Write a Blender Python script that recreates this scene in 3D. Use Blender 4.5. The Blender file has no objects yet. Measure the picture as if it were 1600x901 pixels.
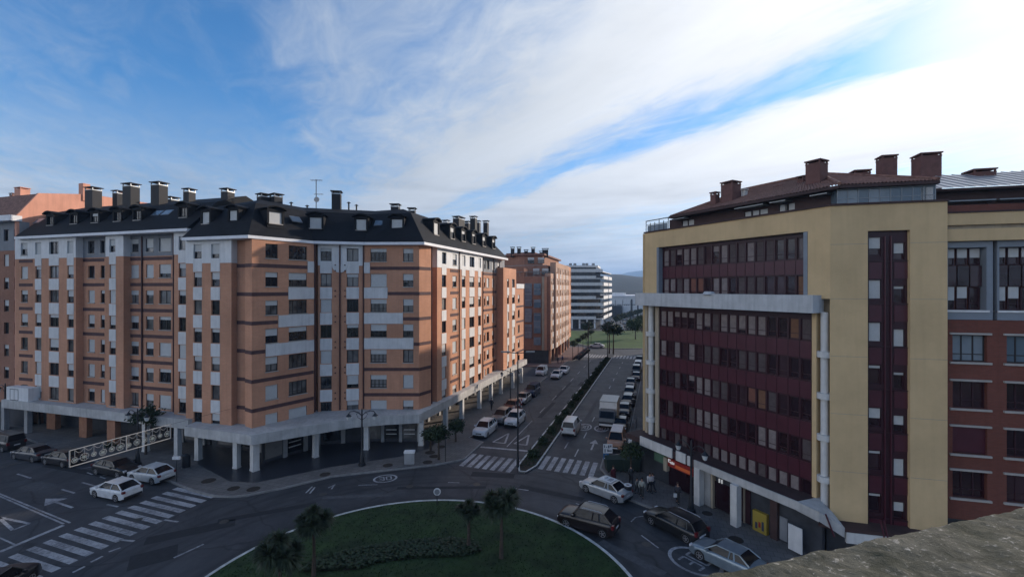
import bpy, bmesh, math, random
from mathutils import Vector, Matrix
random.seed(7)
S = bpy.context.scene
COL = S.collection
F, H = 711.0, 18.0                      # focal length in photo pixels, eye height in metres
R = math.radians
# ------------------------------------------------------------------ camera
cam = bpy.data.cameras.new('camera'); co = bpy.data.objects.new('camera', cam); COL.objects.link(co)
co.location = (0, 0, H); co.rotation_euler = (R(90), 0, 0)
cam.sensor_width = 36; cam.lens = F/1600*36; cam.clip_end = 20000; cam.clip_start = 0.05
S.camera = co
# ------------------------------------------------------------------ light
SUN_AZ, SUN_EL = R(60), R(18.5)
sd = Vector((math.sin(SUN_AZ)*math.cos(SUN_EL), math.cos(SUN_AZ)*math.cos(SUN_EL), math.sin(SUN_EL)))
sl = bpy.data.lights.new('sun', 'SUN'); sl.energy = 3.2; sl.angle = R(1.2); sl.color = (1, .86, .72)
so = bpy.data.objects.new('sun', sl); COL.objects.link(so); so.rotation_euler = (-sd).to_track_quat('-Z', 'Y').to_euler()
so.location = (60, 40, 80)
S.view_settings.view_transform = 'Standard'; S.view_settings.look = 'None'
S.view_settings.exposure = 0.68; S.view_settings.gamma = 1

class NT:
    def __init__(s, t): s.t = t; t.nodes.clear()
    def n(s, ty, **kw):
        o = s.t.nodes.new(ty)
        for k, v in kw.items():
            if k == 'i':
                for a, b in v.items():
                    sock = o.inputs[a]
                    if isinstance(b, bpy.types.NodeSocket): s.t.links.new(b, sock)
                    else: sock.default_value = b
            else: setattr(o, k, v)
        return o
    def m(s, op, a, b=0.0, c=0.0, clamp=False):
        o = s.n('ShaderNodeMath', operation=op, use_clamp=clamp, i={0: a, 1: b, 2: c}); return o.outputs[0]
    def mix(s, f, a, b, mode='MIX'):
        o = s.n('ShaderNodeMix', data_type='RGBA', blend_type=mode)
        for k, v in ((0, f), (6, a), (7, b)):
            if isinstance(v, bpy.types.NodeSocket): s.t.links.new(v, o.inputs[k])
            else: o.inputs[k].default_value = v if k == 0 else (tuple(v)+(1,))[:4]
        return o.outputs[2]
    def ramp(s, f, pts):
        o = s.n('ShaderNodeValToRGB', i={0: f}); e = o.color_ramp.elements
        while len(e) > 1: e.remove(e[-1])
        for k, (p, c) in enumerate(pts):
            x = e[0] if k == 0 else e.new(p)
            x.position = p; x.color = (c, c, c, 1) if not hasattr(c, '__len__') else (tuple(c)+(1,))[:4]
        return o.outputs[0]

# ------------------------------------------------------------------ sky
w = bpy.data.worlds.new('World'); S.world = w; w.use_nodes = True
N = NT(w.node_tree)
sky = N.n('ShaderNodeTexSky', sky_type='NISHITA', sun_disc=False, sun_elevation=SUN_EL, sun_rotation=SUN_AZ, air_density=1.0, dust_density=0.6, ozone_density=2.5)
tc = N.n('ShaderNodeTexCoord'); sx = N.n('ShaderNodeSeparateXYZ', i={0: tc.outputs['Generated']})
z = N.m('MAXIMUM', sx.outputs[2], 0.035)
u = N.m('DIVIDE', sx.outputs[0], z); v = N.m('DIVIDE', sx.outputs[1], z)
a = N.m('ADD', N.m('MULTIPLY', u, .866), N.m('MULTIPLY', v, .5))          # across the streaks
b = N.m('SUBTRACT', N.m('MULTIPLY', u, .5), N.m('MULTIPLY', v, .866))     # along the streaks
cv = N.n('ShaderNodeCombineXYZ', i={0: a, 1: N.m('MULTIPLY', b, .42), 2: 0.0})
n1 = N.n('ShaderNodeTexNoise', i={'Vector': cv.outputs[0], 'Scale': .9, 'Detail': 9.0, 'Roughness': .62, 'Distortion': .5}).outputs[0]
cv2 = N.n('ShaderNodeCombineXYZ', i={0: N.m('MULTIPLY', a, 2.2), 1: N.m('MULTIPLY', b, .9), 2: 3.0})
n2 = N.n('ShaderNodeTexNoise', i={'Vector': cv2.outputs[0], 'Scale': 2.4, 'Detail': 10.0, 'Roughness': .64, 'Distortion': 1.1}).outputs[0]
aw = N.m('ADD', a, N.m('MULTIPLY', N.m('SUBTRACT', n1, .5), 1.5))
t = N.m('MULTIPLY_ADD', aw, .1, .3)                                        # a = -3..7 -> 0..1
prof = N.ramp(t, [(0, .85), (.1, .75), (.18, .25), (.21, .34), (.24, .20), (.27, .16), (.30, .14), (.318, .24), (.343, .48), (.368, .46), (.41, .80), (.45, .97), (.482, .97), (.505, .58), (.53, .30), (.545, .45), (.575, .95), (.66, 1), (.75, .75), (.85, .35), (1, .7)])
cov = N.m('ADD', prof, N.m('MULTIPLY', N.m('SUBTRACT', n2, .5), .62), clamp=True)
# a pale veil low down, where the cloud sheet is seen edge-on
low = N.ramp(sx.outputs[2], [(0, 1), (.06, .95), (.13, .78), (.25, .42), (.40, 0)])
cov = N.m('MAXIMUM', cov, N.m('MULTIPLY', low, N.m('MULTIPLY_ADD', n2, .9, .45)), clamp=True)
svs = N.n('ShaderNodeVectorMath', operation='DOT_PRODUCT', i={0: tc.outputs['Generated'], 1: tuple(sd)}).outputs['Value']
cov = N.m('MAXIMUM', cov, N.ramp(svs, [(.90, 0), (.985, .95)]))          # bright veil round the sun
# cloud brightness: brighter towards the sun (forward scattering), thick parts slightly grey
sv = N.n('ShaderNodeVectorMath', operation='DOT_PRODUCT', i={0: tc.outputs['Generated'], 1: tuple(sd)}).outputs['Value']
g = N.m('POWER', N.m('MULTIPLY_ADD', sv, .5, .5, clamp=True), 4.0)
hb = N.n('ShaderNodeCombineXYZ', i={0: sx.outputs[0], 1: sx.outputs[1], 2: N.m('MULTIPLY', sx.outputs[2], 14.0)})
n4 = N.n('ShaderNodeTexNoise', i={'Vector': hb.outputs[0], 'Scale': 2.6, 'Detail': 7.0, 'Roughness': .6, 'Distortion': .4}).outputs[0]
lows = N.ramp(sx.outputs[2], [(0, 1), (.12, .9), (.26, 0)])
shade = N.m('MULTIPLY', N.ramp(n1, [(.3, .88), (.5, 1.0), (.7, 1.1)]), N.mix(lows, (1, 1, 1), N.ramp(n4, [(.35, .80), (.5, 1.0), (.68, 1.22)])))
g2 = N.m('POWER', N.m('MULTIPLY_ADD', sv, -.5, .5, clamp=True), 6.0)   # unseen clouds opposite the sun, brightened as added fill for shaded walls
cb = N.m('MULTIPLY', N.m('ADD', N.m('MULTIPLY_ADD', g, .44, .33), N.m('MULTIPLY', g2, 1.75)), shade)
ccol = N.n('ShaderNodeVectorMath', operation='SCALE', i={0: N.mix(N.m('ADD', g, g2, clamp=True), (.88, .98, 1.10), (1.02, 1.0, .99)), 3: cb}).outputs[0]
SKYM = 0.092
skc = N.n('ShaderNodeVectorMath', operation='SCALE', i={0: N.mix(1.0, sky.outputs[0], (.40, .93, 1.32), 'MULTIPLY'), 3: SKYM}).outputs[0]
cov = N.n('ShaderNodeMapRange', interpolation_type='SMOOTHSTEP', i={0: cov, 1: .05, 2: .95}).outputs[0]
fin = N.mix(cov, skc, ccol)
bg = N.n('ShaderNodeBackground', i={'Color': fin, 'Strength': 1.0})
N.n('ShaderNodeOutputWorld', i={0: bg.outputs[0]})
w.cycles.sampling_method = 'MANUAL'; w.cycles.sample_map_resolution = 512

# ------------------------------------------------------------------ materials
def mat(name, col, rough=.8, var=.12, scale=1.5, bump=0.0, bscale=20, metal=0, streak=0, spec=.4, col2=None, emit=0):
    m = bpy.data.materials.new(name); m.use_nodes = True; T = NT(m.node_tree)
    pos = T.n('ShaderNodeNewGeometry').outputs['Position']
    bs = T.n('ShaderNodeBsdfPrincipled', i={'Roughness': rough, 'Metallic': metal, 'Specular IOR Level': spec})
    c = None
    if var:
        nz = T.n('ShaderNodeTexNoise', i={'Vector': pos, 'Scale': scale, 'Detail': 6.0, 'Roughness': .65}).outputs[0]
        lo = tuple(x*(1-var) for x in col); hi = tuple(min(1, x*(1+var)) for x in col) if not col2 else col2
        c = T.mix(T.ramp(nz, [(.32, 0), (.68, 1)]), lo, hi)
        if streak:
            mp = T.n('ShaderNodeMapping', i={'Vector': pos, 'Scale': (1.6, 1.6, .12)})
            n3 = T.n('ShaderNodeTexNoise', i={'Vector': mp.outputs[0], 'Scale': 2.0, 'Detail': 5.0}).outputs[0]
            c = T.mix(T.m('MULTIPLY', T.ramp(n3, [(.45, 0), (.75, 1)]), streak), c, tuple(x*.45 for x in col))
    if c is None: bs.inputs['Base Color'].default_value = tuple(col)+(1,)
    else: T.t.links.new(c, bs.inputs['Base Color'])
    if bump:
        nb = T.n('ShaderNodeTexNoise', i={'Vector': pos, 'Scale': bscale, 'Detail': 4.0}).outputs[0]
        bp = T.n('ShaderNodeBump', i={'Height': nb, 'Strength': bump, 'Distance': .05})
        T.t.links.new(bp.outputs[0], bs.inputs['Normal'])
    if emit:
        bs.inputs['Emission Color'].default_value = tuple(col)+(1,); bs.inputs['Emission Strength'].default_value = emit
    T.n('ShaderNodeOutputMaterial', i={0: bs.outputs[0]})
    return m
def brickmat(name, c1, c2, mortar, bw=.5, bh=.14, ms=.012, rough=.85, streak=.35, var=.5):
    m = bpy.data.materials.new(name); m.use_nodes = True; T = NT(m.node_tree)
    geo = T.n('ShaderNodeNewGeometry'); p = T.n('ShaderNodeSeparateXYZ', i={0: geo.outputs['Position']})
    nn = T.n('ShaderNodeSeparateXYZ', i={0: geo.outputs['Normal']})
    # run = position along the wall: x*ny - y*nx
    run = T.m('SUBTRACT', T.m('MULTIPLY', p.outputs[1], nn.outputs[0]), T.m('MULTIPLY', p.outputs[0], nn.outputs[1]))
    vv = T.n('ShaderNodeCombineXYZ', i={0: run, 1: p.outputs[2], 2: 0.0})
    br = T.n('ShaderNodeTexBrick', i={'Vector': vv.outputs[0], 'Color1': c1+(1,), 'Color2': c2+(1,), 'Mortar': mortar+(1,), 'Scale': 1.0, 'Mortar Size': ms, 'Brick Width': bw, 'Row Height': bh})
    nz = T.n('ShaderNodeTexNoise', i={'Vector': geo.outputs['Position'], 'Scale': .8, 'Detail': 7.0, 'Roughness': .7}).outputs[0]
    c = T.mix(T.m('MULTIPLY', T.ramp(nz, [(.3, 1), (.6, 0)]), var), br.outputs[0], tuple(x*.72 for x in c1))
    nl = T.n('ShaderNodeTexNoise', i={'Vector': geo.outputs['Position'], 'Scale': .13, 'Detail': 3.0}).outputs[0]
    c = T.mix(1.0, c, T.ramp(nl, [(.35, .84), (.65, 1.08)]), 'MULTIPLY')
    mp = T.n('ShaderNodeMapping', i={'Vector': geo.outputs['Position'], 'Scale': (1.4, 1.4, .1)})
    n3 = T.n('ShaderNodeTexNoise', i={'Vector': mp.outputs[0], 'Scale': 2.0, 'Detail': 5.0}).outputs[0]
    c = T.mix(T.m('MULTIPLY', T.ramp(n3, [(.5, 0), (.78, 1)]), streak), c, tuple(x*.5 for x in c1))
    bs = T.n('ShaderNodeBsdfPrincipled', i={'Base Color': c, 'Roughness': rough, 'Specular IOR Level': .25})
    bp = T.n('ShaderNodeBump', i={'Height': br.outputs['Fac'], 'Strength': .3, 'Distance': -.01}); T.t.links.new(bp.outputs[0], bs.inputs['Normal'])
    T.n('ShaderNodeOutputMaterial', i={0: bs.outputs[0]})
    return m
def tilemat(name, c1, c2, mortar, sz, rough=.85, ang=0.3, patch=.5):
    m = bpy.data.materials.new(name); m.use_nodes = True; T = NT(m.node_tree)
    pos = T.n('ShaderNodeNewGeometry').outputs['Position']
    mp = T.n('ShaderNodeMapping', i={'Vector': pos, 'Rotation': (0, 0, ang)})
    br = T.n('ShaderNodeTexBrick', i={'Vector': mp.outputs[0], 'Color1': c1+(1,), 'Color2': c2+(1,), 'Mortar': mortar+(1,), 'Scale': 1.0, 'Mortar Size': sz*.03, 'Brick Width': sz, 'Row Height': sz})
    nz = T.n('ShaderNodeTexNoise', i={'Vector': pos, 'Scale': .35, 'Detail': 8.0, 'Roughness': .7}).outputs[0]
    c = T.mix(T.m('MULTIPLY', T.ramp(nz, [(.35, 1), (.62, 0)]), patch), br.outputs[0], tuple(x*.5 for x in c1))
    bs = T.n('ShaderNodeBsdfPrincipled', i={'Base Color': c, 'Roughness': rough, 'Specular IOR Level': .4})
    T.n('ShaderNodeOutputMaterial', i={0: bs.outputs[0]})
    return m
def asphaltmat():
    m = bpy.data.materials.new('asphalt'); m.use_nodes = True; T = NT(m.node_tree)
    pos = T.n('ShaderNodeNewGeometry').outputs['Position']
    n_ = T.n('ShaderNodeTexNoise', i={'Vector': pos, 'Scale': .22, 'Detail': 9.0, 'Roughness': .7, 'Distortion': 1.2}).outputs[0]
    nf = T.n('ShaderNodeTexNoise', i={'Vector': pos, 'Scale': 5.0, 'Detail': 5.0, 'Roughness': .8}).outputs[0]
    mp = T.n('ShaderNodeMapping', i={'Vector': pos, 'Rotation': (0, 0, -.33), 'Scale': (1.1, .06, 1)})
    ns = T.n('ShaderNodeTexNoise', i={'Vector': mp.outputs[0], 'Scale': 1.0, 'Detail': 4.0}).outputs[0]
    rel_ = T.n('ShaderNodeVectorMath', operation='SUBTRACT', i={0: pos, 1: (-5.8, 24.9, 0)}).outputs[0]
    dist_ = T.n('ShaderNodeVectorMath', operation='LENGTH', i={0: rel_}).outputs['Value']
    cvv = T.n('ShaderNodeCombineXYZ', i={0: T.m('MULTIPLY', dist_, 1.3), 1: T.m('MULTIPLY', n_, .8), 2: 0.0}).outputs[0]
    nr_ = T.n('ShaderNodeTexNoise', i={'Vector': cvv, 'Scale': 1.0, 'Detail': 3.0}).outputs[0]
    wearm = T.m('MULTIPLY', T.ramp(nr_, [(.48, 0), (.62, 1)]), T.ramp(T.m('DIVIDE', dist_, 40.0), [(.34, .65), (.62, .5), (.70, 0)]))
    vo = T.n('ShaderNodeTexVoronoi', feature='DISTANCE_TO_EDGE', i={'Vector': T.n('ShaderNodeVectorMath', operation='ADD', i={0: pos, 1: T.n('ShaderNodeTexNoise', i={'Vector': pos, 'Scale': .5, 'Detail': 5.0}).outputs['Color']}).outputs[0], 'Scale': .11}).outputs['Distance']
    c = T.mix(T.ramp(n_, [(.36, 0), (.62, 1)]), (.030, .032, .037), (.058, .060, .067))
    c = T.mix(T.m('MULTIPLY', T.ramp(ns, [(.45, 0), (.7, 1)]), .5), c, (.026, .027, .032))
    c = T.mix(T.m('MULTIPLY', T.ramp(nf, [(.4, 0), (.75, 1)]), .35), c, (.068, .068, .073))
    c = T.mix(wearm, c, (.017, .018, .021))
    c = T.mix(T.m('MULTIPLY', T.ramp(vo, [(.0, 1), (.012, 0)]), .75), c, (.014, .014, .016))
    bs = T.n('ShaderNodeBsdfPrincipled', i={'Base Color': c, 'Roughness': T.m('MULTIPLY_ADD', n_, -.35, .85), 'Specular IOR Level': .45})
    bp = T.n('ShaderNodeBump', i={'Height': nf, 'Strength': .25, 'Distance': .02}); T.t.links.new(bp.outputs[0], bs.inputs['Normal'])
    T.n('ShaderNodeOutputMaterial', i={0: bs.outputs[0]})
    return m
def paintmark():
    m = bpy.data.materials.new('road_paint'); m.use_nodes = True; T = NT(m.node_tree)
    pos = T.n('ShaderNodeNewGeometry').outputs['Position']
    n_ = T.n('ShaderNodeTexNoise', i={'Vector': pos, 'Scale': 3.5, 'Detail': 8.0, 'Roughness': .75}).outputs[0]
    n2_ = T.n('ShaderNodeTexNoise', i={'Vector': pos, 'Scale': .4, 'Detail': 4.0}).outputs[0]
    c = T.mix(T.ramp(T.m('ADD', T.m('MULTIPLY', n_, .6), T.m('MULTIPLY', n2_, .4)), [(.40, 1), (.58, 0)]), (.42, .42, .43), (.13, .13, .14))
    bs = T.n('ShaderNodeBsdfPrincipled', i={'Base Color': c, 'Roughness': .6})
    T.n('ShaderNodeOutputMaterial', i={0: bs.outputs[0]}); return m
M = dict(
 asphalt=asphaltmat(), mark=paintmark(),
 land=mat('land', (.07, .085, .05), .95, .3, .02), grass=mat('grass', (.016, .040, .010), .95, .45, .6, .5, 12, col2=(.030, .062, .016)),
 parkgrass=mat('park_grass', (.035, .075, .015), .95, .3, .2, col2=(.055, .11, .022)),
 soil=mat('soil', (.035, .026, .02), .95, .3, 2),
 pave=tilemat('paving', (.17, .155, .145), (.13, .12, .115), (.07, .065, .06), .6, ang=.3),
 pave2=tilemat('paving_red', (.22, .13, .11), (.19, .115, .10), (.09, .07, .06), .5, ang=-.33),
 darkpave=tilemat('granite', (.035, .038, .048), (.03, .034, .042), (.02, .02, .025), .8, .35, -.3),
 kerb=mat('kerb_stone', (.24, .23, .22), .85, .25, 2), whitekerb=mat('kerb_white', (.5, .5, .48), .8, .35, 2),
 brick=brickmat('brick_orange', (.60, .295, .18), (.55, .265, .16), (.46, .29, .20)),
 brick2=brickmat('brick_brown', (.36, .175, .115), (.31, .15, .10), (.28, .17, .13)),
 brick4=brickmat('brick_brown_lit', (.50, .31, .22), (.44, .27, .19), (.40, .30, .24)),  # brown block's avenue side: sunlight put into a lighter brick colour
 brick3=brickmat('brick_red', (.19, .062, .044), (.15, .05, .036), (.12, .065, .052), bw=.28, bh=.085, ms=.01),
 salmon=mat('salmon_render', (.62, .30, .21), .9, .10, .5, streak=.3), band=mat('band_brown', (.085, .045, .045), .8, .2, 2),
 white=mat('white_panel', (.62, .615, .61), .6, .08, 1.2, streak=.28), whitew=mat('white_render', (.68, .675, .67), .7, .08, 1, streak=.25),
 greyw=mat('grey_render', (.22, .23, .25), .8, .1, 1, streak=.2), canopy=mat('canopy_concrete', (.45, .44, .425), .75, .2, .7, streak=.4),
 eave=mat('eave_white', (.72, .72, .74), .6, .08, 1),
 slate=None, glass=None, blind=mat('roller_blind', (.48, .485, .48), .6, .06, 3), frame=mat('window_frame', (.028, .022, .022), .5, 0),
 frameb=mat('brown_frame', (.07, .035, .025), .5, 0), sill=mat('stone_sill', (.38, .35, .32), .8, .1, 3), curtain=mat('curtain', (.20, .165, .16), .9, .2, 3),
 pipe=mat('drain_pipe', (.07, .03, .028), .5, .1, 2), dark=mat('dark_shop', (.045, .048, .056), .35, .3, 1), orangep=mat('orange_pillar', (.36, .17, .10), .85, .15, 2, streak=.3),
 column=mat('column_white', (.58, .57, .55), .65, .1, 1.5, streak=.35), metal=mat('grey_metal', (.24, .25, .26), .4, .1, 3, metal=.6),
 black=mat('black_iron', (.018, .02, .024), .45, .15, 4), lampglass=mat('lantern_glass', (.55, .56, .55), .3, 0),
 yellow=mat('yellow_render', (.58, .415, .225), .85, .12, .30, streak=.12), tan=mat('tan_render', (.38, .32, .24), .85, .12, .8, streak=.35),
 maroon=mat('maroon_panel', (.066, .013, .022), .35, .12, 1.0, spec=.5), maroonf=mat('maroon_frame', (.035, .010, .015), .4, .1, 1),
 bandw=mat('band_white', (.47, .48, .49), .7, .12, 1, streak=.45), bluew=mat('blue_white_metal', (.20, .225, .26), .5, .08, 1), terraw=mat('penthouse_brown', (.055, .03, .028), .8, .2, 1),
 terra=mat('terracotta', (.20, .09, .065), .85, .35, 3.0, col2=(.29, .15, .11)), brickch=mat('chimney_brick', (.14, .065, .055), .85, .2, 2),
 chim=mat('slate_chimney', (.014, .014, .017), .7, .2, 2), zinc=mat('zinc_roof', (.42, .42, .43), .35, .1, 1, metal=.5),
 concrete=mat('concrete', (.30, .30, .30), .85, .15, 1, streak=.3), bark=mat('bark', (.06, .045, .035), .95, .3, 6),
 leaf=mat('leaf_dark', (.018, .034, .014), .7, .4, 4, col2=(.035, .06, .022)), leaf2=mat('leaf_green', (.03, .055, .02), .7, .4, 4, col2=(.055, .09, .03)),
 blade=mat('blade_leaf', (.022, .036, .018), .6, .4, 4, col2=(.04, .058, .026)),
 mount=mat('mountain', (.03, .045, .04), 1, .3, .004), forest=mat('forest_hill', (.008, .015, .011), 1, .5, .02, .6, .1),
 tyre=mat('tyre', (.02, .02, .02), .9, 0), rim=mat('rim', (.4, .4, .42), .3, 0, metal=.8), redl=mat('tail_lamp', (.12, .008, .01), .3, 0), headl=mat('head_lamp', (.6, .6, .62), .15, 0),
 plate=mat('number_plate', (.6, .6, .6), .5, 0), plastic=mat('black_plastic', (.02, .02, .022), .6, 0), green=mat('green_plastic', (.022, .036, .030), .6, .1, 3),
 patchd=mat('asphalt_patch_dark', (.022, .023, .027), .8, .25, 3), patchl=mat('asphalt_patch_pale', (.075, .075, .08), .85, .25, 3), iron=mat('iron_cover', (.05, .048, .045), .5, .3, 8),
 stone=None, redshop=mat('red_sign', (.25, .02, .015), .5, .1, 3), orangeglow=mat('lit_sign', (.45, .10, .03), .5, 0, emit=.10), ink=mat('white_letter', (.8, .8, .78), .5, 0, emit=.15),
 shopgreen=mat('green_sign', (.08, .15, .10), .6, .1, 3), poster=mat('yellow_poster', (.30, .22, .035), .6, 0), blue=mat('sign_blue', (.03, .11, .24), .5, 0), inkd=mat('dark_ink', (.03, .04, .07), .6, 0),
 skin=mat('skin', (.42, .24, .17), .6, 0), hair=mat('hair', (.03, .02, .015), .7, 0), lights=mat('light_strip', (.24, .25, .26), .5, .1, 6), tinsel=mat('bauble_net', (.30, .36, .36), .6, .3, 9),
)
def glassmat(name, base, rough=.06, curt=(.10, .10, .10)):
    m = bpy.data.materials.new(name); m.use_nodes = True; T = NT(m.node_tree)
    oi = T.n('ShaderNodeObjectInfo'); pos = T.n('ShaderNodeNewGeometry').outputs['Position']
    nz = T.n('ShaderNodeTexNoise', i={'Vector': pos, 'Scale': 1.1, 'Detail': 2.0}).outputs[0]
    c = T.mix(T.ramp(T.m('ADD', T.m('MULTIPLY', oi.outputs['Random'], .6), T.m('MULTIPLY', nz, .5)), [(.5, 0), (.8, 1)]), base, curt)
    bs = T.n('ShaderNodeBsdfPrincipled', i={'Base Color': c, 'Roughness': rough, 'Specular IOR Level': .55})
    wob = T.n('ShaderNodeTexNoise', i={'Vector': pos, 'Scale': .9, 'Detail': 1.0}).outputs[0]
    bp = T.n('ShaderNodeBump', i={'Height': wob, 'Strength': .3, 'Distance': .08}); T.t.links.new(bp.outputs[0], bs.inputs['Normal'])
    T.n('ShaderNodeOutputMaterial', i={0: bs.outputs[0]}); return m
M['glass'] = glassmat('window_glass', (.012, .014, .018), .04, (.20, .19, .18)); M['carglass'] = mat('car_glass', (.008, .009, .012), .08, 0, spec=.28)
M['glassmar'] = glassmat('tinted_glass', (.02, .008, .012), .12, (.05, .025, .03)); M['veranda'] = glassmat('veranda_glass', (.10, .14, .18), .1, (.2, .24, .28))
def slatemat():
    m = bpy.data.materials.new('slate'); m.use_nodes = True; T = NT(m.node_tree)
    pos = T.n('ShaderNodeNewGeometry').outputs['Position']
    mp = T.n('ShaderNodeMapping', i={'Vector': pos, 'Scale': (2.2, 2.2, 4.5)})
    vo = T.n('ShaderNodeTexVoronoi', i={'Vector': mp.outputs[0], 'Scale': 1.0}).outputs['Color']
    vg = T.n('ShaderNodeSeparateXYZ', i={0: vo}).outputs[0]
    nz = T.n('ShaderNodeTexNoise', i={'Vector': pos, 'Scale': .4, 'Detail': 6.0}).outputs[0]
    c = T.mix(T.m('MULTIPLY_ADD', vg, .5, T.m('MULTIPLY', nz, .5)), (.004, .005, .007), (.012, .013, .017))
    bs = T.n('ShaderNodeBsdfPrincipled', i={'Base Color': c, 'Roughness': .75, 'Specular IOR Level': .2})
    bp = T.n('ShaderNodeBump', i={'Height': vg, 'Strength': .3, 'Distance': .03}); T.t.links.new(bp.outputs[0], bs.inputs['Normal'])
    T.n('ShaderNodeOutputMaterial', i={0: bs.outputs[0]}); return m
M['slate'] = slatemat()
def stonemat():
    m = bpy.data.materials.new('lichen_stone'); m.use_nodes = True; T = NT(m.node_tree)
    pos = T.n('ShaderNodeNewGeometry').outputs['Position']
    n1_ = T.n('ShaderNodeTexNoise', i={'Vector': pos, 'Scale': 9.0, 'Detail': 9.0, 'Roughness': .72, 'Distortion': .6}).outputs[0]
    n2_ = T.n('ShaderNodeTexNoise', i={'Vector': pos, 'Scale': 38.0, 'Detail': 6.0, 'Roughness': .7}).outputs[0]
    n3_ = T.n('ShaderNodeTexNoise', i={'Vector': pos, 'Scale': 2.5, 'Detail': 5.0}).outputs[0]
    c = T.mix(T.ramp(n1_, [(.35, 0), (.62, 1)]), (.042, .044, .030), (.125, .12, .095))
    c = T.mix(T.ramp(n3_, [(.4, 0), (.65, .6)]), c, (.055, .06, .04))
    c = T.mix(T.m('MULTIPLY', T.ramp(n2_, [(.56, 0), (.70, 1)]), T.ramp(n1_, [(.42, 0), (.56, 1)])), c, (.55, .52, .46))
    bs = T.n('ShaderNodeBsdfPrincipled', i={'Base Color': c, 'Roughness': .95, 'Specular IOR Level': .2})
    bp = T.n('ShaderNodeBump', i={'Height': T.m('ADD', n1_, T.m('MULTIPLY', n2_, .5)), 'Strength': .7, 'Distance': .02}); T.t.links.new(bp.outputs[0], bs.inputs['Normal'])
    T.n('ShaderNodeOutputMaterial', i={0: bs.outputs[0]}); return m
M['stone'] = stonemat()
_paint = {}
def paint(c, rough=.25, metal=.0):
    k = (c, rough, metal)
    if k not in _paint:
        m = bpy.data.materials.new('car_paint'); m.use_nodes = True; T = NT(m.node_tree)
        pos = T.n('ShaderNodeNewGeometry').outputs['Position']
        nz = T.n('ShaderNodeTexNoise', i={'Vector': pos, 'Scale': 2.5, 'Detail': 5.0}).outputs[0]
        cc = T.mix(T.ramp(nz, [(.4, 0), (.7, 1)]), c, tuple(x*.82 for x in c))
        bs = T.n('ShaderNodeBsdfPrincipled', i={'Base Color': cc, 'Roughness': rough, 'Metallic': metal, 'Coat Weight': .22, 'Coat Roughness': .08})
        T.n('ShaderNodeOutputMaterial', i={0: bs.outputs[0]}); _paint[k] = m
    return _paint[k]

# ------------------------------------------------------------------ helpers
def G(px, py, z=0.0):
    Y = (H-z)*F/(py-451.0); return Vector(((px-800)*Y/F, Y))
class MB:
    def __init__(s): s.v = []; s.f = []; s.m = []; s.cur = 0
    def quad(s, *p):
        b = len(s.v); s.v += [tuple(x) for x in p]; s.f.append(tuple(range(b, b+len(p)))); s.m.append(s.cur); return s
    def faces(s, vs, fs):
        b = len(s.v); s.v += [tuple(x) for x in vs]
        for f in fs: s.f.append(tuple(b+i for i in f)); s.m.append(s.cur)
        return s
    def box(s, x0, x1, y0, y1, z0, z1, T=None):
        vs = [Vector((x, y, z)) for z in (z0, z1) for y in (y0, y1) for x in (x0, x1)]
        if T: vs = [T @ q for q in vs]
        return s.faces(vs, [(0, 2, 3, 1), (4, 5, 7, 6), (0, 1, 5, 4), (2, 6, 7, 3), (0, 4, 6, 2), (1, 3, 7, 5)])
    def prism(s, poly, z0, z1, bottom=True):
        n = len(poly); ar = sum(poly[i][0]*poly[(i+1) % n][1]-poly[(i+1) % n][0]*poly[i][1] for i in range(n))
        if ar < 0: poly = poly[::-1]
        vs = [(p[0], p[1], z0) for p in poly]+[(p[0], p[1], z1) for p in poly]
        fs = [tuple(range(n, 2*n))]+([tuple(reversed(range(n)))] if bottom else [])
        fs += [(i, (i+1) % n, n+(i+1) % n, n+i) for i in range(n)]
        return s.faces(vs, fs)
    def tube(s, pts, rad, n=8, cap=True):
        pts = [Vector(p) for p in pts]
        if not hasattr(rad, '__len__'): rad = [rad]*len(pts)
        b = len(s.v); ref = None
        for i, p in enumerate(pts):
            d = (pts[min(i+1, len(pts)-1)]-pts[max(i-1, 0)]).normalized()
            if ref is None: ref = Vector((0, 0, 1)) if abs(d.z) < .9 else Vector((1, 0, 0))
            x = d.cross(ref).normalized(); y = d.cross(x).normalized()
            for k in range(n):
                t_ = 2*math.pi*k/n; q = p+(x*math.cos(t_)+y*math.sin(t_))*rad[i]; s.v.append(tuple(q))
        for i in range(len(pts)-1):
            for k in range(n):
                s.f.append((b+i*n+k, b+(i+1)*n+k, b+(i+1)*n+(k+1) % n, b+i*n+(k+1) % n)); s.m.append(s.cur)
        if cap:
            s.f.append(tuple(b+k for k in range(n))); s.m.append(s.cur)
            s.f.append(tuple(b+(len(pts)-1)*n+k for k in reversed(range(n)))); s.m.append(s.cur)
        return s
    def mesh(s, name, mats, smooth=None):
        me = bpy.data.meshes.new(name); me.from_pydata(s.v, [], s.f); me.validate(); me.update()
        for m_ in (mats if isinstance(mats, (list, tuple)) else [mats]): me.materials.append(m_)
        if len(me.polygons) == len(s.m): me.polygons.foreach_set('material_index', s.m)
        if smooth:
            me.polygons.foreach_set('use_smooth', [True]*len(me.polygons)); me.set_sharp_from_angle(angle=R(smooth))
        return me
    def build(s, name, mats, parent=None, loc=(0, 0, 0), rot=0, smooth=None):
        return link(s.mesh(name, mats, smooth), name, parent, loc, rot)
def link(me, name, parent=None, loc=(0, 0, 0), rot=0):
    o = bpy.data.objects.new(name, me); COL.objects.link(o)
    o.location = loc; o.rotation_euler = (0, 0, rot) if not hasattr(rot, '__len__') else rot
    if parent: o.parent = parent
    return o
def tag(o, label=None, cat=None, group=None, kind=None):
    if label: o['label'] = label
    if cat: o['category'] = cat
    if group: o['group'] = group
    if kind: o['kind'] = kind
    return o
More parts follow.
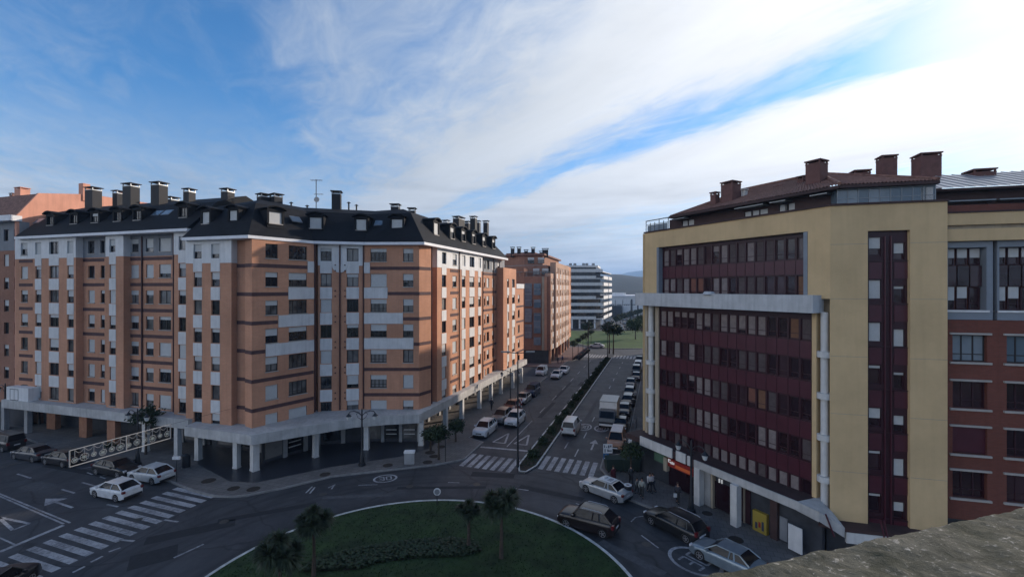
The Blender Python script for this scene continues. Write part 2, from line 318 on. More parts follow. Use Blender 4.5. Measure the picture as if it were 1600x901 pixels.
def thing(name, label, cat, loc=(0, 0, 0), rot=0, group=None):
    return tag(link(None, name, None, (loc[0], loc[1], loc[2] if len(loc) > 2 else 0), rot), label, cat, group)
def struct(name, mb, m, smooth=None):
    return tag(mb.build(name, m, smooth=smooth), kind='structure')
class Line:
    """a facade line on the ground, left to right as seen from the roundabout"""
    def __init__(s, P, Q):
        s.P = Vector(P[:2]); s.d = (Vector(Q[:2])-s.P).normalized(); s.n = Vector((s.d.y, -s.d.x)); s.rot = math.atan2(s.d.y, s.d.x); s.L = (Vector(Q[:2])-s.P).length
    def pt(s, t, off=0): return s.P+s.d*t+s.n*off
    def at(s, px, off=0):
        r = (px-800)/F; q = s.P+s.n*off
        return (r*q.y-q.x)/(s.d.x-r*s.d.y)
    def T(s, t, off, z): p = s.pt(t, off); return (p.x, p.y, z)
# ================================================================== THE GROUND
ux, uy = .3103, .9506                     # direction of the avenue
def SY(s, Y): return Vector((s+.3264*Y, Y))     # point of the avenue: s = across, Y = depth
m_ = MB(); m_.quad((-9000, -3000, -.03), (9000, -3000, -.03), (9000, 12000, -.03), (-9000, 12000, -.03)); struct('ground', m_, M['land'])
m_ = MB(); m_.quad((-170, -40, 0), (140, -40, 0), (140, 420, 0), (-170, 420, 0)); struct('road', m_, M['asphalt'])
XC, YC, RR = -5.8, 24.9, 13.7
def circ(cx, cy, r, n=96, a0=0, a1=2*math.pi): return [(cx+r*math.cos(a0+(a1-a0)*i/n), cy+r*math.sin(a0+(a1-a0)*i/n)) for i in range(n+(0 if abs(a1-a0-2*math.pi) < 1e-6 else 1))]
def ring(mb, cx, cy, r0, r1, z0, z1, n=96):
    a_ = circ(cx, cy, r0, n); b_ = circ(cx, cy, r1, n)
    for i in range(n):
        j = (i+1) % n
        mb.quad((*a_[i], z1), (*b_[i], z1), (*b_[j], z1), (*a_[j], z1)); mb.quad((*b_[i], z0), (*b_[j], z0), (*b_[j], z1), (*b_[i], z1)); mb.quad((*a_[i], z0), (*a_[i], z1), (*a_[j], z1), (*a_[j], z0))
m_ = MB(); ring(m_, XC, YC, RR-.22, RR, 0, .14); struct('roundabout_kerb', m_, M['whitekerb'])
# island lawn: slightly domed disc
m_ = MB(); n = 72; LR_ = [0, 3, 6, 9, 11.5, RR-.22]; LZ_ = [.62, .58, .48, .33, .2, .13]
vs = [(XC, YC, LZ_[0])]; fs = []
for r_, z_ in zip(LR_[1:], LZ_[1:]): vs += [(x, y, z_) for x, y in circ(XC, YC, r_, n)]
for i in range(n): fs.append((0, 1+i, 1+(i+1) % n))
for k in range(len(LR_)-2):
    for i in range(n): j = (i+1) % n; fs.append((1+k*n+i, 1+(k+1)*n+i, 1+(k+1)*n+j, 1+k*n+j))
m_.faces(vs, fs); struct('roundabout_lawn', m_, M['grass'], 60)
def lawnz(x, y):
    r_ = math.hypot(x-XC, y-YC)
    for i in range(5):
        if r_ < LR_[i+1]: f = (r_-LR_[i])/(LR_[i+1]-LR_[i]); return LZ_[i]*(1-f)+LZ_[i+1]*f
    return .13
# grass tufts on the lawn, denser in front
random.seed(3); m_ = MB()
for i in range(15000):
    a_ = random.random()*6.283; r_ = RR*.975*math.sqrt(random.random()); x, y = XC+r_*math.cos(a_), YC+r_*math.sin(a_)
    if y < 21: continue
    z_ = lawnz(x, y); h = random.uniform(.04, .11); d = random.random()*6.28; wd = .05
    m_.quad((x-wd*math.cos(d), y-wd*math.sin(d), z_-.01), (x+wd*math.cos(d), y+wd*math.sin(d), z_-.01), (x+random.uniform(-.05, .05), y+random.uniform(-.05, .05), z_+h))
tag(m_.build('grass_tufts', M['grass']), 'short green grass covering the roundabout island', 'grass', kind='stuff')
# curved flower bed with low dark plants
bed = [G(470, 903), G(500, 884), G(560, 868), G(640, 858), G(700, 852), G(745, 858), G(752, 872), G(720, 882), G(660, 884), G(590, 892), G(560, 903)]
m_ = MB(); m_.faces([(p.x, p.y, lawnz(p.x, p.y)+.03) for p in bed], [tuple(range(len(bed)))]); struct('flower_bed', m_, M['soil'])
def inside(p, poly):
    c = False
    for i in range(len(poly)):
        a_, b_ = poly[i], poly[i-1]
        if (a_[1] > p[1]) != (b_[1] > p[1]) and p[0] < (b_[0]-a_[0])*(p[1]-a_[1])/(b_[1]-a_[1])+a_[0]: c = not c
    return c
m_ = MB(); k = 0
xs = [p.x for p in bed]; ys = [p.y for p in bed]
while k < 5200:
    x, y = random.uniform(min(xs), max(xs)), random.uniform(min(ys), max(ys))
    if not inside((x, y), bed): continue
    k += 1; z_ = lawnz(x, y)+random.uniform(.04, .26); d = random.random()*6.28; e = random.uniform(-.6, .6); s_ = random.uniform(.05, .1)
    A = Vector((math.cos(d), math.sin(d), e))*s_; B_ = Vector((-math.sin(d), math.cos(d), random.uniform(-.5, .5)))*s_; c = Vector((x, y, z_))
    m_.quad(c-A-B_, c+A-B_, c+A+B_, c-A+B_)
tag(m_.build('bedding_plants', M['leaf']), 'low dark shrubs filling the curved bed on the roundabout', 'plants', kind='stuff')

# pavements -------------------------------------------------------------
KL = [G(-220, 610), G(-40, 664), G(44, 688), G(85, 706), G(150, 722), G(215, 738), G(262, 753), G(300, 768), G(334, 777), G(360, 778), G(385, 776), G(440, 765), G(520, 746), G(600, 737), G(680, 728), G(715, 721.5), G(727, 718.5), G(750, 697), SY(-20.6, 53), SY(-22.9, 54.6), SY(-22.9, 92.5)]
def offset(pl, d):
    out = []
    for i, p in enumerate(pl):
        a_ = (pl[i]-pl[i-1]).normalized() if i else None; b_ = (pl[i+1]-pl[i]).normalized() if i < len(pl)-1 else None
        t_ = ((a_ or b_)+(b_ or a_)).normalized(); out.append(p+Vector((-t_.y, t_.x))*d)
    return out
def kerb(name, pl, m='kerb', wd=.16, side=1, z=.145):
    o = offset(pl, wd*side); mb = MB()
    for i in range(len(pl)-1):
        a_, b_, c, d = pl[i], pl[i+1], o[i+1], o[i]
        L_ = (b_-a_).length; k_ = max(1, int(L_/1.0)) if False else 1
        mb.quad((*a_, 0), (*b_, 0), (*b_, z), (*a_, z)); mb.quad((*a_, z), (*b_, z), (*c, z), (*d, z)); mb.quad((*d, z), (*c, z), (*c, 0), (*d, 0))
    return struct(name, mb, M[m])
def pave(name, pl, extra, m='pave', side=1):
    o = offset(pl, .16*side); mb = MB(); mb.prism([tuple(p) for p in o]+extra, 0, .14); return struct(name, mb, M[m])
pave('pavement_left', KL, [(-2, 93), (-14, 93), (-22, 62), (-60, 66), (-95, 76)]); kerb('kerb_left', KL)
KB = [SY(-22.9, 104), SY(-22.9, 112), SY(-21.5, 113.5), SY(-21.5, 135), (SY(-24, 139))]
pave('pavement_far_left', KB, [(10, 142), (2, 142), (-8, 106)], 'pave2'); kerb('kerb_far_left', KB)
KR = [G(1230, 960), G(1160, 890), G(1115, 852), G(1096, 838), G(1018, 796), G(976, 779.6), G(954, 751), G(937, 733), SY(-6.1, 48.6), SY(-3.9, 49.6), SY(-3.9, 137)]
pave('pavement_right', KR, [(55, 150), (80, 60), (70, 12), (18, 12)], side=-1); kerb('kerb_right', KR, side=-1)
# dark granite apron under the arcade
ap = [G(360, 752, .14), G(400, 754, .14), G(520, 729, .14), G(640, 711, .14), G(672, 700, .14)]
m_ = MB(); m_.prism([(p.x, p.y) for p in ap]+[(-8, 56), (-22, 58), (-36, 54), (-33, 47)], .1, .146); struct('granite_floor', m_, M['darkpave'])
# median
MP = [SY(-14.4, 45.6), SY(-13.9, 44.6), SY(-13.1, 44.4), SY(-12.5, 45.0)]
med = [SY(-14.5, 118), SY(-14.5, 46.2)]+MP[1:3]+[SY(-12.46, 46.0), SY(-12.46, 118)]
m_ = MB(); m_.prism([tuple(p) for p in med], 0, .13); struct('median', m_, M['soil'])
kerb('median_kerb', med, 'whitekerb', .18, 1)
# far park
PG = [G(880, 531.5), G(893, 535), G(912, 540), G(930, 543), G(952, 545), G(975, 545.5), G(1004, 545), G(1060, 542), G(1100, 521), G(1040, 517.6), G(885, 517.6)]
m_ = MB(); m_.prism([tuple(p) for p in PG], 0, .16); struct('park_lawn', m_, M['parkgrass'])
kerb('park_kerb', PG[:8], 'kerb', .4, -1, .2)

# road markings -----------------------------------------------------------
ZM = .004
def strip(mb, p, q, wd, z=ZM):
    p, q = Vector(p[:2]), Vector(q[:2]); d = (q-p).normalized(); n_ = Vector((-d.y, d.x))*wd/2
    mb.quad((*(p-n_), z), (*(q-n_), z), (*(q+n_), z), (*(p+n_), z))
def marks(name, fn):
    mb = MB(); fn(mb); return struct(name, mb, M['mark'])
stripe_n = 0
def zebra(L0, L1, R0, R1, n):
    """n stripes between two rails: each stripe an object of its own"""
    for i in range(n):
        f = i/(n-1); a_ = L0.lerp(L1, f); b_ = R0.lerp(R1, f); mb = MB(); strip(mb, a_, b_, .50); struct('crossing_stripe', mb, M['mark'])
zebra(G(273, 763), G(20, 867.3), G(334.4, 776.4), G(88.3, 890.6), 13)
e = (G(20, 867.3)-G(273, 763))/12
for k in (1, 2, 3): mb = MB(); strip(mb, G(20, 867.3)+e*k, G(88.3, 890.6)+e*k, .5); struct('crossing_stripe', mb, M['mark'])
zebra(SY(-20.25, 49.6), SY(-15.0, 48.0), SY(-20.25, 45.9+.3), SY(-15.0, 44.2+.4), 7)
zebra(SY(-12.0, 48.9), SY(-6.7, 47.1), SY(-12.0, 45.4), SY(-6.7, 43.6), 7)
zebra(SY(-20, 125), SY(-14.6, 123.2), SY(-20, 119.5), SY(-14.6, 118), 8)
zebra(SY(-12.2, 122.6), SY(-5, 120.4), SY(-12.2, 117.5), SY(-5, 115.5), 9)
def tri(mb, a_, b_, c, wd=.22):
    for p, q in ((a_, b_), (b_, c), (c, a_)): strip(mb, p, q, wd)
def giveway(s, Y, wd=1.5, L_=3.6, sgn=1):
    def f(mb):
        P0 = SY(s, Y); U = Vector((ux, uy)); V = Vector((uy, -ux))
        tri(mb, P0-V*wd/2, P0+V*wd/2, P0+U*L_*sgn)
    marks('give_way_marking', f)
giveway(-18.9, 53.2); giveway(-16.2, 52.6)
marks('stop_line', lambda mb: strip(mb, G(750.5, 698.2), G(827, 704.8), .4))
marks('lane_line', lambda mb: strip(mb, SY(-17.5, 51.8), SY(-17.5, 62), .12))
for k in range(7): marks('lane_dash', lambda mb: strip(mb, SY(-17.5, 66+k*7.5), SY(-17.5, 69+k*7.5), .12))
for s, y0 in ((-10.8, 51.2), (-9.2, 48.8), (-9.25, 54.8)):
    for k in range(9 if s > -9.24 and False else (1 if y0 < 54 else 9)): marks('lane_dash', lambda mb: strip(mb, SY(s, y0+k*6.8), SY(s, y0+2.2+k*6.8), .13))
marks('parking_line', lambda mb: strip(mb, SY(-6.15, 50), SY(-6.15, 64), .1))
def arrow(P, d, L_=3.6, hw=.5):
    d = Vector(d).normalized(); n_ = Vector((-d.y, d.x)); P = Vector(P[:2])
    def f(mb):
        strip(mb, P, P+d*L_*.62, .2); q = P+d*L_*.6
        mb.quad((*(q-n_*hw), ZM), (*(q+n_*hw), ZM), (*(P+d*L_), ZM))
    marks('arrow_marking', f)
arrow(SY(-7.75, 50.8), (ux, uy)); arrow(G(113.5, 793), G(62, 776)-G(113.5, 793), 4.2, .75)
def speed(c, d, r=1.45, stretch=1.0):
    """a 30 in a ring painted on the road"""
    d = Vector(d).normalized(); n_ = Vector((d.y, -d.x)); c = Vector(c[:2])
    def P(x, y): q = c+n_*x+d*y*stretch; return (q.x, q.y, ZM)
    def f(mb):
        for i in range(40):
            a_, b_ = 2*math.pi*i/40, 2*math.pi*(i+1)/40
            mb.quad(*[P(k_*math.cos(t_), k_*math.sin(t_)) for k_, t_ in ((r, a_), (r, b_), (r-.2, b_), (r-.2, a_))])
        def seg(x0, y0, x1, y1, w_=.13):
            A, B_ = Vector((x0, y0)), Vector((x1, y1)); e_ = (B_-A).normalized(); m2 = Vector((-e_.y, e_.x))*w_/2
            mb.quad(*[P(*q) for q in (A-m2, B_-m2, B_+m2, A+m2)])
        k_ = r/1.45
        for s_ in ((-.75, .6, -.15, .6), (-.15, .6, -.15, -.6), (-.75, -.6, -.15, -.6), (-.65, 0, -.15, 0), (.15, .6, .7, .6), (.7, .6, .7, -.6), (.15, -.6, .7, -.6), (.15, .6, .15, -.6)): seg(*[q*k_ for q in s_])
    marks('speed_limit_marking', f)
speed(G(602, 747.5), (-.35, 1), 1.12, .8); speed(G(1086, 876), (-.6, .8), 1.45, 1.25); speed(SY(-9.9, 59.2), (ux, uy), .95, 1.6); speed(SY(-7.6, 58.6), (ux, uy), .95, 1.5)
def Z7(x, y): return (x*.2675, 660+y*.2675)
for (a_, b_) in (((635, 755), (705, 730)), ((530, 815), (600, 780)), ((425, 875), (495, 840)), ((700, 685), (785, 692)), ((360, 390), (435, 412)), ((100, 300), (180, 325)), ((480, 350), (570, 375)), ((1015, 790), (1190, 710)), ((625, 478), (690, 492)), ((960, 568), (1040, 580))):
    marks('lane_dash', lambda mb: strip(mb, G(*Z7(*a_)), G(*Z7(*b_)), .18))
for (x, y) in ((125, 170), (190, 190), (255, 212), (325, 235), (395, 258), (525, 298), (600, 322), (55, 150), (0, 133)):
    marks('parking_dash', lambda mb: strip(mb, G(*Z7(x-16, y-6)), G(*Z7(x+16, y+6)), .14))
for (x, y) in ((60, 150), (180, 185), (300, 225), (470, 272), (600, 310)):
    marks('parking_line', lambda mb: strip(mb, G(*Z7(x, y)), G(*Z7(x+75, y-14)), .11))
marks('double_line', lambda mb: (strip(mb, G(*Z7(-60, 405)), G(*Z7(372, 592)), .14), strip(mb, G(*Z7(-60, 392)), G(*Z7(410, 586)), .14)))
marks('stop_line', lambda mb: strip(mb, G(*Z7(-80, 788)), G(*Z7(370, 600)), .35))
marks('give_way_marking', lambda mb: tri(mb, G(*Z7(-10, 552)), G(*Z7(172, 590)), G(*Z7(75, 628)), .22))
marks('lane_line', lambda mb: strip(mb, G(*Z7(-40, 655)), G(*Z7(85, 712)), .12))
for (a_, b_) in (((797, 762), (826, 766)), ((900, 786), (918, 794)), ((1002, 836), (1029, 856)), ((700, 753.5), (718, 754)), ((938, 733), (960, 749)), ((560, 758), (590, 757))):
    marks('lane_dash', lambda mb: strip(mb, G(*a_), G(*b_), .12))
marks('parking_line', lambda mb: (strip(mb, G(986, 815), G(993, 808), .1), strip(mb, G(993, 808), G(1013, 805), .1)))
def tracks(mb):                                                       # arrow fragment by the left kerb of the ring
    for a_, b_ in (((478, 770), (488, 760)), ((484, 771), (492, 761)), ((513, 762), (524, 757)), ((518, 764), (522, 758))): strip(mb, G(*a_), G(*b_), .14)
marks('arrow_marking', tracks)
# drains and tree pits on the pavements
for (x, y, r_) in ((365, 752+11, .5), (396, 764, .55), (508, 741, .5), (606, 727, .5), (672, 707, .55), (678, 713, .5), (668, 722, .5), (690, 698, .5), (1105, 802, .4), (1150, 843, .5), (326, 751, .6)):
    p = G(x, y, .14); mb = MB(); mb.prism(circ(p.x, p.y, r_, 20), .13, .15); struct('tree_pit', mb, M['soil'])

# repairs and covers in the carriageway
rnd = random.Random(8)
for (x, y, w_, l_, a_, k) in ((300, 830, 1.2, 5.5, .5, 'patchd'), (420, 800, .7, 7, .42, 'patchd'), (560, 775, .6, 6, .1, 'patchl'), (770, 742, 1.1, 4.2, -.12, 'patchd'), (860, 770, .8, 6, -.45, 'patchd'), (985, 870, .7, 5, -.85, 'patchl'), (120, 735, .8, 9, -.3, 'patchd'), (60, 760, 1.6, 3, -.3, 'patchl'), (855, 640, .6, 9, 1.25, 'patchd'), (925, 640, .6, 12, 1.25, 'patchl'), (910, 600, 1.3, 4, 1.25, 'patchd'), (880, 610, .5, 14, 1.25, 'patchd'), (240, 870, 2.0, 2.6, .6, 'patchd'), (690, 762, .5, 8, .02, 'patchd')):
    p = G(x, y); d = Vector((math.cos(a_), math.sin(a_)))*l_/2; mb = MB(); strip(mb, p-d, p+d, w_, .0022); struct('road_repair', mb, M[k])
for (x, y) in ((350, 815), (505, 772), (640, 760), (745, 757), (905, 805), (868, 668), (905, 655), (930, 610), (95, 770), (215, 812), (800, 662), (1010, 850)):
    p = G(x, y); mb = MB(); mb.prism(circ(p.x, p.y, .33, 20), .0, .007); struct('manhole_cover', mb, M['iron'])
# ================================================================== BUILDINGS
_wm = {}
def window(bld, base, ln, off, tc_, w_, z0, z1, style='d', blind=None, sill=True, fr='frame', gl='glass', bl='blind', depth=.14, name='window', by=-.035):
    """frame (a part) with pane, roller blind and sill as its sub-parts"""
    h = z1-z0; key = (round(w_, 2), round(h, 2), style, fr)
    if key not in _wm:
        m1 = MB(); f_ = .07; n_ = {'s': 1, 'd': 2, 't': 3, 'q': 4}[style[0]]
        m1.box(0, w_, 0, .07, 0, f_); m1.box(0, w_, 0, .07, h-f_, h); m1.box(0, f_, 0, .07, f_, h-f_); m1.box(w_-f_, w_, 0, .07, f_, h-f_)
        for k in range(1, n_): x = w_*k/n_; m1.box(x-.035, x+.035, .005, .068, f_, h-f_)
        if 'x' in style: m1.box(f_, w_-f_, .008, .064, h*.27-.025, h*.27+.025)
        m2 = MB(); m2.quad((0, 0, 0), (w_, 0, 0), (w_, 0, h), (0, 0, h))
        m3 = MB(); m3.box(.03, w_-.03, 0, .03, -1, 0)
        m4 = MB(); m4.box(-.06, w_+.06, -.22, .02, -.09, 0)
        _wm[key] = (m1.mesh('window', M[fr]), m2.mesh('pane', M['glass']), m3.mesh('blind', M['blind']), m4.mesh('sill', M['sill']))
    a_, b_, c, d = _wm[key]
    p = ln.pt(tc_-w_/2, off-depth)
    o = link(a_, name, bld, (p.x-base[0], p.y-base[1], z0), ln.rot)
    q = link(b_, 'pane', o, (0, .05, 0)); 
    if gl != 'glass': q.material_slots[0].link = 'OBJECT'; q.material_slots[0].material = M[gl]
    if blind is None: blind = random.choice([0, 0, .25, .35, .5, .5, .7, 1, 1])
    if blind > 0:
        s_ = link(c, 'blind', o, (0, by, h)); s_.scale = (1, 1, h*blind)
        if bl != 'blind': s_.material_slots[0].link = 'OBJECT'; s_.material_slots[0].material = M[bl]
    if sill: link(d, 'sill', o, (0, 0, 0))
    return o
def wall(bld, base, ln, off, t0, t1, z0, z1, ops, m, back=1.4, rev=.2, name='wall', ends=(1, 1)):
    """a wall with real openings and reveals; ops = (ta, tb, za, zb)"""
    ts = sorted({t0, t1}|{o[k] for o in ops for k in (0, 1) if t0 < o[k] < t1}); zs = sorted({z0, z1}|{o[k] for o in ops for k in (2, 3) if z0 < o[k] < z1}); mb = MB()
    def P(t_, o_, z_): p = ln.pt(t_, o_); return (p.x-base[0], p.y-base[1], z_)
    for j in range(len(zs)-1):
        run = None
        for i in range(len(ts)):
            hole = i == len(ts)-1 or any(o[0]-1e-6 <= ts[i] and ts[i+1] <= o[1]+1e-6 and o[2]-1e-6 <= zs[j] and zs[j+1] <= o[3]+1e-6 for o in ops)
            if not hole and run is None: run = ts[i]
            if hole and run is not None: mb.quad(P(run, off, zs[j]), P(ts[i], off, zs[j]), P(ts[i], off, zs[j+1]), P(run, off, zs[j+1])); run = None
    for a_, b_, c, d in ops:
        i_ = off-rev
        mb.quad(P(a_, off, c), P(b_, off, c), P(b_, i_, c), P(a_, i_, c)); mb.quad(P(a_, off, d), P(a_, i_, d), P(b_, i_, d), P(b_, off, d))
        mb.quad(P(a_, off, c), P(a_, i_, c), P(a_, i_, d), P(a_, off, d)); mb.quad(P(b_, off, c), P(b_, off, d), P(b_, i_, d), P(b_, i_, c))
    if ends[0]: mb.quad(P(t0, off, z0), P(t0, off, z1), P(t0, off-back, z1), P(t0, off-back, z0))
    if ends[1]: mb.quad(P(t1, off, z0), P(t1, off-back, z0), P(t1, off-back, z1), P(t1, off, z1))
    mb.quad(P(t0, off, z1), P(t1, off, z1), P(t1, off-back, z1), P(t0, off-back, z1))
    return mb.build(name, M[m], bld)
def slab(bld, base, ln, o0, o1, t0, t1, z0, z1, m, name):
    mb = MB(); a_, b_, c, d = ln.pt(t0, o0), ln.pt(t1, o0), ln.pt(t1, o1), ln.pt(t0, o1)
    mb.prism([(p.x-base[0], p.y-base[1]) for p in (a_, b_, c, d)], z0, z1); return mb.build(name, M[m], bld)

# ------------------------------------------------ the orange block on the left
B1 = (-25.0, 52.0)
A1 = thing('apartment_building', 'large orange brick apartment block with black slate mansard roof and white panels between windows', 'building', B1)
ROWS = [21.15-2.95*k for k in range(7)]; LROWS = [22.2-2.96*k for k in range(7)]; WH = 1.5
LA = Line((-63.3, 57.8), (-35.2, 49.45)); LE = Line((-34.3, 48.4), (-26.2, 46.2)); LF = Line((-26.0, 46.4), (-22.4, 51.6)); LB = Line((-22.2, 52.2), (-17.2, 53.3)); LC = Line((-17.2, 53.2), (-10.9, 53.2)); LS = Line((-10.67, 52.69), (-10.67+.3103*45, 52.69+.9506*45))
def section(ln, off, pa, pb, cols, rows, z0, z1, m='brick', panels=(), bands=None, top=None, bandm='band', pm='white', topoff=0, ends=(1, 1)):
    """cols = (pxa, pxb, style); panels = columns with white panels below; bands = (pxa, pxb, rows)"""
    t0, t1 = ln.at(pa, off), ln.at(pb, off); ops = []; cc = []
    for (xa, xb, st) in cols:
        ta, tb = ln.at(xa, off), ln.at(xb, off); w_ = max(.5, round((tb-ta)*10)/10); c = (ta+tb)/2; cc.append((c, w_, st))
    for r_, zr in enumerate(rows):
        for k, (c, w_, st) in enumerate(cc):
            ops.append((c-w_/2, c+w_/2, zr, zr+WH))
            window(A1, B1, ln, off, c, w_, zr, zr+WH, st, sill=(k not in panels) or r_ == len(rows)-1)
            if k in panels and r_ < len(rows)-1: slab(A1, B1, ln, off-.02, off+.035, c-w_/2-.05, c+w_/2+.05, rows[r_+1]+WH+.05, zr-.06, pm, 'white_panel')
    if top:                                  # the top storey in another render
        zt = rows[0]-.5
        wall(A1, B1, ln, off, t0, t1, z0, zt, [o for o in ops if o[3] < zt], m, ends=ends)
        wall(A1, B1, ln, off+.03+topoff, t0-.02, t1+.02, zt, z1, [(o[0], o[1], o[2], o[3]) for o in ops if o[3] > zt], top, ends=ends)
    else: wall(A1, B1, ln, off, t0, t1, z0, z1, ops, m, ends=ends)
    for (xa, xb, rr) in (bands or ()):
        for r_ in rr:
            if r_ < len(rows): slab(A1, B1, ln, off-.03, off+.03, ln.at(xa, off), ln.at(xb, off), rows[r_]-.98, rows[r_]-.60, bandm, 'dark_band')
ZL0, ZR0 = 4.1, 3.8
section(LA, 0, 24, 118.5, [(33, 43.5, 's'), (55.5, 64.5, 's'), (77, 92, 'd'), (105.5, 115, 's')], LROWS, ZL0, 24.2, panels=(1, 2, 3), bands=[(30, 51, range(6))], top='whitew')
section(LA, -.75, 118.5, 165.5, [(138, 148, 's'), (157.5, 163.5, 's')], LROWS, ZL0, 24.2, bands=[(129, 163, range(6))], top='greyw', ends=(0, 0))
section(LA, 0, 165.5, 193, [(171, 181, 's')], LROWS, ZL0, 24.2, panels=(0,), top='whitew')
section(LA, -.75, 193, 272, [(202, 217, 'd'), (228, 240, 's'), (249, 267, 'd')], LROWS, ZL0, 24.2, bands=[(197, 270, range(6))], top='greyw', ends=(0, 0))
section(LA, 0, 272, 300, [(279.5, 291, 's')], LROWS, ZL0, 24.2, panels=(0,), top='whitew')
section(LE, 0, 290.5, 361.5, [(302.5, 315.5, 's'), (330, 343.5, 's')], ROWS, ZR0, 23.1, panels=(0, 1), top='whitew')
section(LE, -.7, 361.5, 399, [], ROWS, ZR0, 23.1, ends=(0, 0))
for r_ in range(6): slab(A1, B1, LE, -.73, -.67, LE.at(363, -.7), LE.at(396, -.7), ROWS[r_]-.98, ROWS[r_]-.6, 'band', 'dark_band')
# angled face A
section(LF, 0, 393.5, 490.5, [(415, 434, 'd'), (451, 480, 'qx')], ROWS, ZR0, 23.1, bands=[(394, 480, [0]), (394, 450, [1]), (394, 434, [2]), (394, 414.5, [3]), (394, 490, [4, 5])])
for (xa, xb, r_) in ((480.5, 490.3, 0), (450.5, 490.3, 1), (435, 490.3, 2), (415, 490.3, 3)):
    slab(A1, B1, LF, -.02, .06, LF.at(xa), LF.at(xb), ROWS[r_+1]+WH+.08, ROWS[r_]-.1, 'white', 'balcony_panel')
_t = LF.at(393.5); LFr = Line(LF.pt(_t, -1.4), LF.pt(_t, 0))
for r_ in range(6): slab(A1, B1, LFr, -.02, .03, .0, 1.42, ROWS[r_]-.98, ROWS[r_]-.6, 'band', 'dark_band')
# face B with the round medallion
section(LB, 0, 497, 568, [(500.5, 518.5, 'd'), (542, 560, 'd')], ROWS, ZR0, 23.1, panels=(0, 1), top='whitew')
section(LB, -.9, 488, 500, [], ROWS, ZR0, 23.1, ends=(0, 0)); section(LB, -.6, 562, 582, [], ROWS, ZR0, 23.1, ends=(0, 0))
mb = MB(); c = LB.pt(LB.at(531), .07); pts = [(LB.pt(LB.at(531)+.85*math.cos(a_), 0), 20.68+.85*math.sin(a_)) for a_ in [math.pi+math.pi*k/16 for k in range(17)]]
f_ = [(p.x+LB.n.x*.09-B1[0], p.y+LB.n.y*.09-B1[1], z_) for p, z_ in pts]; g_ = [(p.x-B1[0], p.y-B1[1], z_) for p, z_ in pts]
mb.faces(f_+g_, [tuple(range(17))]+[(i, i+1, 18+i, 17+i) for i in range(16)]); mb.build('medallion', M['white'], A1)
for k in range(6):
    for sx_ in (524, 539):
        for dz in (-.45, -1.1): t_ = LB.at(sx_); slab(A1, B1, LB, 0, .12, t_-.07, t_+.07, ROWS[k]+dz-.07, ROWS[k]+dz+.07, 'pipe', 'bracket')
# face C
section(LC, 0, 568.5, 655, [(578.5, 604.5, 'qx'), (630, 645.5, 'd')], ROWS, ZR0, 23.1, bands=[(578.5, 655, [0]), (606, 655, [1]), (630, 655, [2]), (646.5, 655, [3]), (568.7, 655, [4, 5])], ends=(1, 0))
for (xa, xb, r_) in ((568.8, 578, 0), (568.8, 605.5, 1), (568.8, 629.5, 2), (568.8, 646, 3)):
    slab(A1, B1, LC, -.02, .06, LC.at(xa), LC.at(xb), ROWS[r_+1]+WH+.08, ROWS[r_]-.1, 'white', 'balcony_panel')
# chamfer D and the long avenue facade
pD = LC.pt(LC.at(655)); LD = Line(pD, LS.pt(LS.at(674), 0)+Vector((.15, 0)))
section(LD, 0, 655, 673.5, [], ROWS, ZR0, 23.1, ends=(0, 1))
for r_ in range(6): slab(A1, B1, LD, -.03, .03, .02, LD.at(673), ROWS[r_]-.98, ROWS[r_]-.6, 'band', 'dark_band')
section(LS, -.7, 669, 684, [], ROWS, ZR0, 23.1, ends=(0, 0))
section(LS, 0, 683, 718.5, [(690.5, 697, 's'), (707, 713.5, 's')], ROWS, ZR0, 23.1, panels=(0,), bands=[(703.5, 716.5, range(6))], top='whitew')
section(LS, .05, 718.5, 755, [(721.5, 727, 's'), (733.5, 741, 'd'), (747, 751.3, 's')], ROWS, ZR0, 23.1, panels=(0, 1, 2), top='whitew')
section(LS, -.55, 753, 788, [(756.3, 758.6, 's'), (760.5, 764.2, 's'), (769, 772.8, 's'), (777.2, 780.8, 's')], ROWS, ZR0, 23.1, bands=[(755.5, 785, range(6))], top='greyw', ends=(0, 0))
section(LS, .75, 786.5, 806.5, [(792.3, 795.2, 's'), (800, 804.3, 's')], ROWS[1:], ZR0, 21.6, panels=(0, 1))
section(LS, 0, 805, 818, [(809.2, 812, 's')], ROWS[2:], ZR0, 18.0, bands=[(806, 817.8, range(5))])
slab(A1, B1, LS, -5, .15, LS.at(806), LS.at(818), 18.0, 18.9, 'white', 'terrace_parapet')
# drain pipes
for ln, px_, off, zt in ((LA, 119.5, -.6, 24), (LA, 194.5, -.6, 24), (LA, 221.5, -.66, 24), (LA, 271, -.6, 24), (LF, 491.8, .0, 23), (LB, 531, .1, 23), (LC, 567.8, .05, 23), (LS, 718.2, .15, 23), (LS, 754.6, .1, 23), (LS, 771, -.42, 23), (LS, 674.5, .05, 23)):
    p = ln.pt(ln.at(px_, off), off); mb = MB(); mb.tube([(p.x-B1[0], p.y-B1[1], 4), (p.x-B1[0], p.y-B1[1], zt)], .085, 6); mb.build('drain_pipe', M['pipe'], A1)
